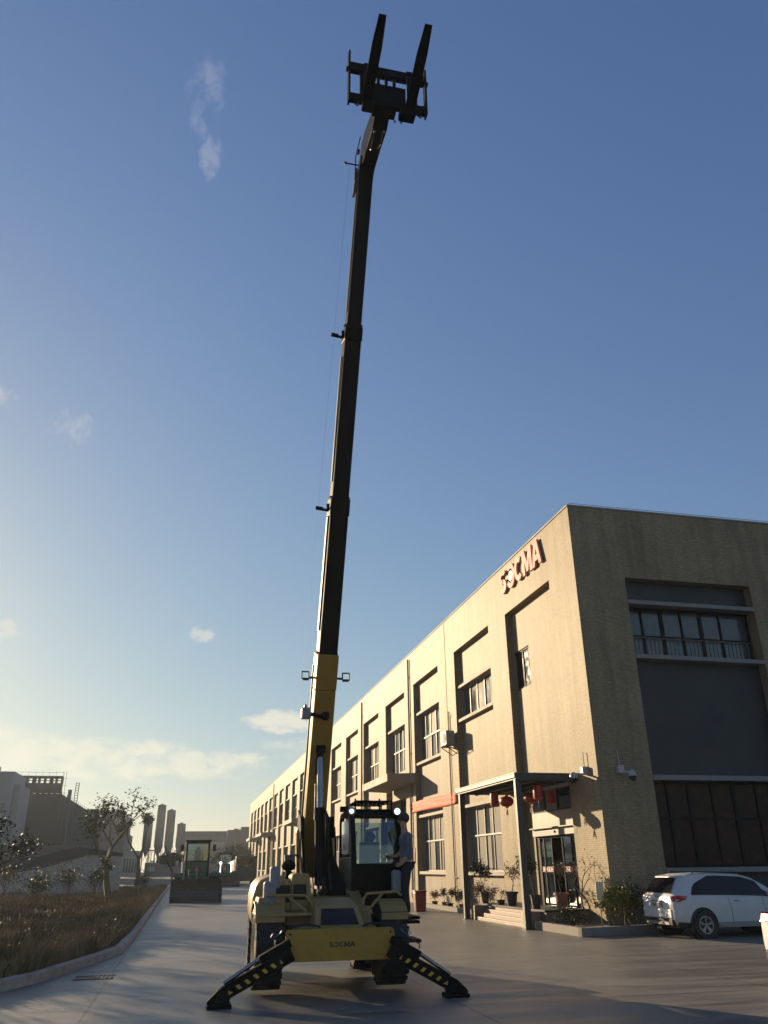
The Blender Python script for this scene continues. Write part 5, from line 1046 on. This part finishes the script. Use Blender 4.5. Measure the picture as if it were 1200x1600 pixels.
for x in (-9.5,-8.6,-7.7,-6.9): b.bar((x,244.6,3.2),(x+.5,244.6,6.6),.14,.14,up=(0,1,0)); b.bar((x+.5,244.6,3.2),(x,244.6,6.6),.10,.10,up=(0,1,0))
b.box((-9.9,244.4,6.3),(-5.9,244.9,6.6)); b.build('steel_frame','silo',bt_)
def block(name,label,boxes,mt,win=None,cat='building',group=None):
    x,y,z = boxes[0][0]; t = thing(name,label,cat,(x,y,0),group); b = MB()
    for a,c in boxes: b.box(a,c)
    b.build('wall',mt,t)
    if win:
        for (x0,x1,z0,z1,n,yy) in win:
            for k in range(n):
                a = x0+(x1-x0)*(k+.15)/n; c = x0+(x1-x0)*(k+.85)/n; b = MB(); b.box((a,yy-.05,z0),(c,yy-.01,z1)); b.build('window','curt2',t)
    return t
wh_ = block('far_warehouse','wide pale grey warehouse closing the end of the road',[((.2,262,0),(12.3,300,11.8))],'far',[(1,12,5.2,6.2,9,262)]); b = MB(); b.box((.1,261.8,10.6),(12.35,261.98,12.0)); b.build('roof_fascia','silo',wh_); b = MB(); b.box((.3,261.85,7.0),(12.2,261.97,9.0)); b.build('pale_wall_band','farw',wh_)
block('far_factory','dark grey stepped factory block at the end of the road beside the long facade',[((12.5,258,0),(16.4,290,12.2)),((16.4,257,0),(24,290,13.0)),((14.4,259,12.2),(15.6,262,12.6))],'fard',[(13,23,8.8,9.6,9,256.95)])
sc_ = thing('scaffolded_building','dark netted building under construction with open top floors','building',(-21,131,0)); b = MB()
b.box((-24.7,130,0),(-18.1,131.2,11.70)); b.box((-24.7,130,11.98),(-18.1,131.2,13.35)); b.box((-24.7,130,14.05),(-18.1,131.2,14.35)); b.box((-24.7,131.2,0),(-18.1,190,11.95))
b.build('wall','fard',sc_); b = MB()
for k in range(9): x = -24.6+.79*k; b.box((x,130.02,11.70),(x+.22,131.1,11.98)); b.box((x,130.02,13.35),(x+.22+.2*(k%3==0),131.1,14.05))
b.box((-24.7,130.3,13.66),(-18.1,130.5,13.76)); b.box((-24.65,130,11.70),(-22.9,131.1,11.98)); b.box((-24.65,130,13.35),(-22.9,131.1,14.05)); b.build('concrete_column','fard',sc_); b = MB()
for k in range(8): b.tube([(-24.7+.95*k,129.8,14.3),(-24.7+.95*k,129.8,15.0-.1*(k%2))],.02,4)
b.tube([(-24.7,129.8,14.8),(-18,129.8,14.8)],.02,4)
for dx in (0,.35): b.tube([(-17.95+dx,129.9,0),(-17.95+dx,129.9,14.9+.3*dx)],.03,4)
for k in range(14): b.tube([(-18.1,129.9,1+k),(-17.3,129.9,1+k)],.022,4)
for k in range(20): b.tube([(-18.02,131+3*k,0),(-18.02,131+3*k,12.3)],.04,4)
b.build('scaffold_pole','fard',sc_)
b = MB(); b.box((-18.25,139,0),(-17.75,139.6,13.2)); b.build('stair_column','far',sc_)
ho = thing('material_hoist','thin lattice hoist mast rising above the netted building','mast',(-18.4,150,11.9)); b = MB()
for dx in (0,.5):
    for dy in (0,.5): b.tube([(-18.6+dx,150+dy,11.95),(-18.6+dx,150+dy,15.3)],.035,4)
for k in range(9): z = 12+.4*k; b.tube([(-18.6,150,z),(-18.1,150,z)],.025,4); b.tube([(-18.6,150.5,z),(-18.1,150.5,z)],.025,4); b.tube([(-18.6,150,z),(-18.6,150.5,z)],.02,4)
b.build('lattice','mblack',ho)
block('white_building','pale white walled block at the far left edge behind the trees',[((-34,110,0),(-20.95,118,12.85)),((-20.95,111,0),(-20.2,118,11.4)),((-34,109,0),(-22.6,110,13.3))],'farw',[(-22.2,-21.4,4,5.2,1,110),(-22.2,-21.4,8,9.2,1,110)])
block('grey_block','long flat grey block behind the netted building',[((-40,250,0),(-22.2,290,17.3))],'far',[(-30,-22.5,12,13,7,250),(-30,-22.5,8,9,7,250)])
block('beige_tower_block','stepped grey block between the crooked tree and the silos',[((-22.1,240,0),(-16.6,280,16.4)),((-16.6,241,0),(-15.7,280,11.2))],'far',[(-21.8,-17,12.6,13.6,5,240),(-21.8,-17,8.6,9.6,5,240)])
block('low_brick_shed','low brown shed left of the silos',[((-15.6,240,0),(-11.3,250,6.3))],'pav',[(-15.2,-11.6,1,4.4,5,240)])
rp = thing('ramp_wall','pale concrete ramp wall with a dark sloping parapet along the back of the field','wall',(-8,65,0)); b = MB()
b.prism([(-16,0),(-4.2,0),(-4.2,2.5),(-6.6,2.62),(-9.75,1.74),(-12.2,1.40),(-16,1.1)],65,65.3,'y'); b.build('wall','kerbc',rp); b = MB()
b.prism([(-16,1.12),(-12.2,1.42),(-9.75,1.76),(-6.6,2.64),(-4.2,2.52),(-4.2,2.72),(-6.5,3.05),(-7.18,3.14),(-8.24,2.98),(-9.87,2.52),(-12.35,2.31),(-16,2.0)],64.9,65.5,'y'); b.build('parapet','roofd',rp)
b = MB()
for k in range(16): x = -12+.36*k; z = 1.38+(x+12.2)*.2; b.box((x,64.88,z+.02),(x+.2,64.9,z+.07))
b.build('coping_stone','band',rp)
block('pale_shed','low pale shed roof behind the ramp',[((-15,78,0),(-7.6,84,3.6))],'far')
sk = mat('haze_placeholder',(.5,.5,.5)); bpy.data.materials.remove(sk)
# ------------------------------------------------------------------ haze
hm = bpy.data.materials.new('haze_air'); hm.use_nodes = True; ht = hm.node_tree; ht.nodes.clear(); H = NB(ht)
vol = H.n('ShaderNodeVolumePrincipled'); vol.inputs['Color'].default_value = (.78,.89,1,1); vol.inputs['Density'].default_value = .0003; vol.inputs['Anisotropy'].default_value = .45
ho_ = H.n('ShaderNodeOutputMaterial'); ht.links.new(vol.outputs[0], ho_.inputs['Volume']); M['haze'] = hm
b = MB(); b.box((-650,-250,-1.2),(650,900,16.6)); hz = b.build('haze','haze',None); hz['kind'] = 'stuff'
# ------------------------------------------------------------------ to metres
for o in list(scene.objects):
    if o.parent is None and o.type in ('MESH','EMPTY'):
        o.location = o.location*SC; o.scale = o.scale*SC
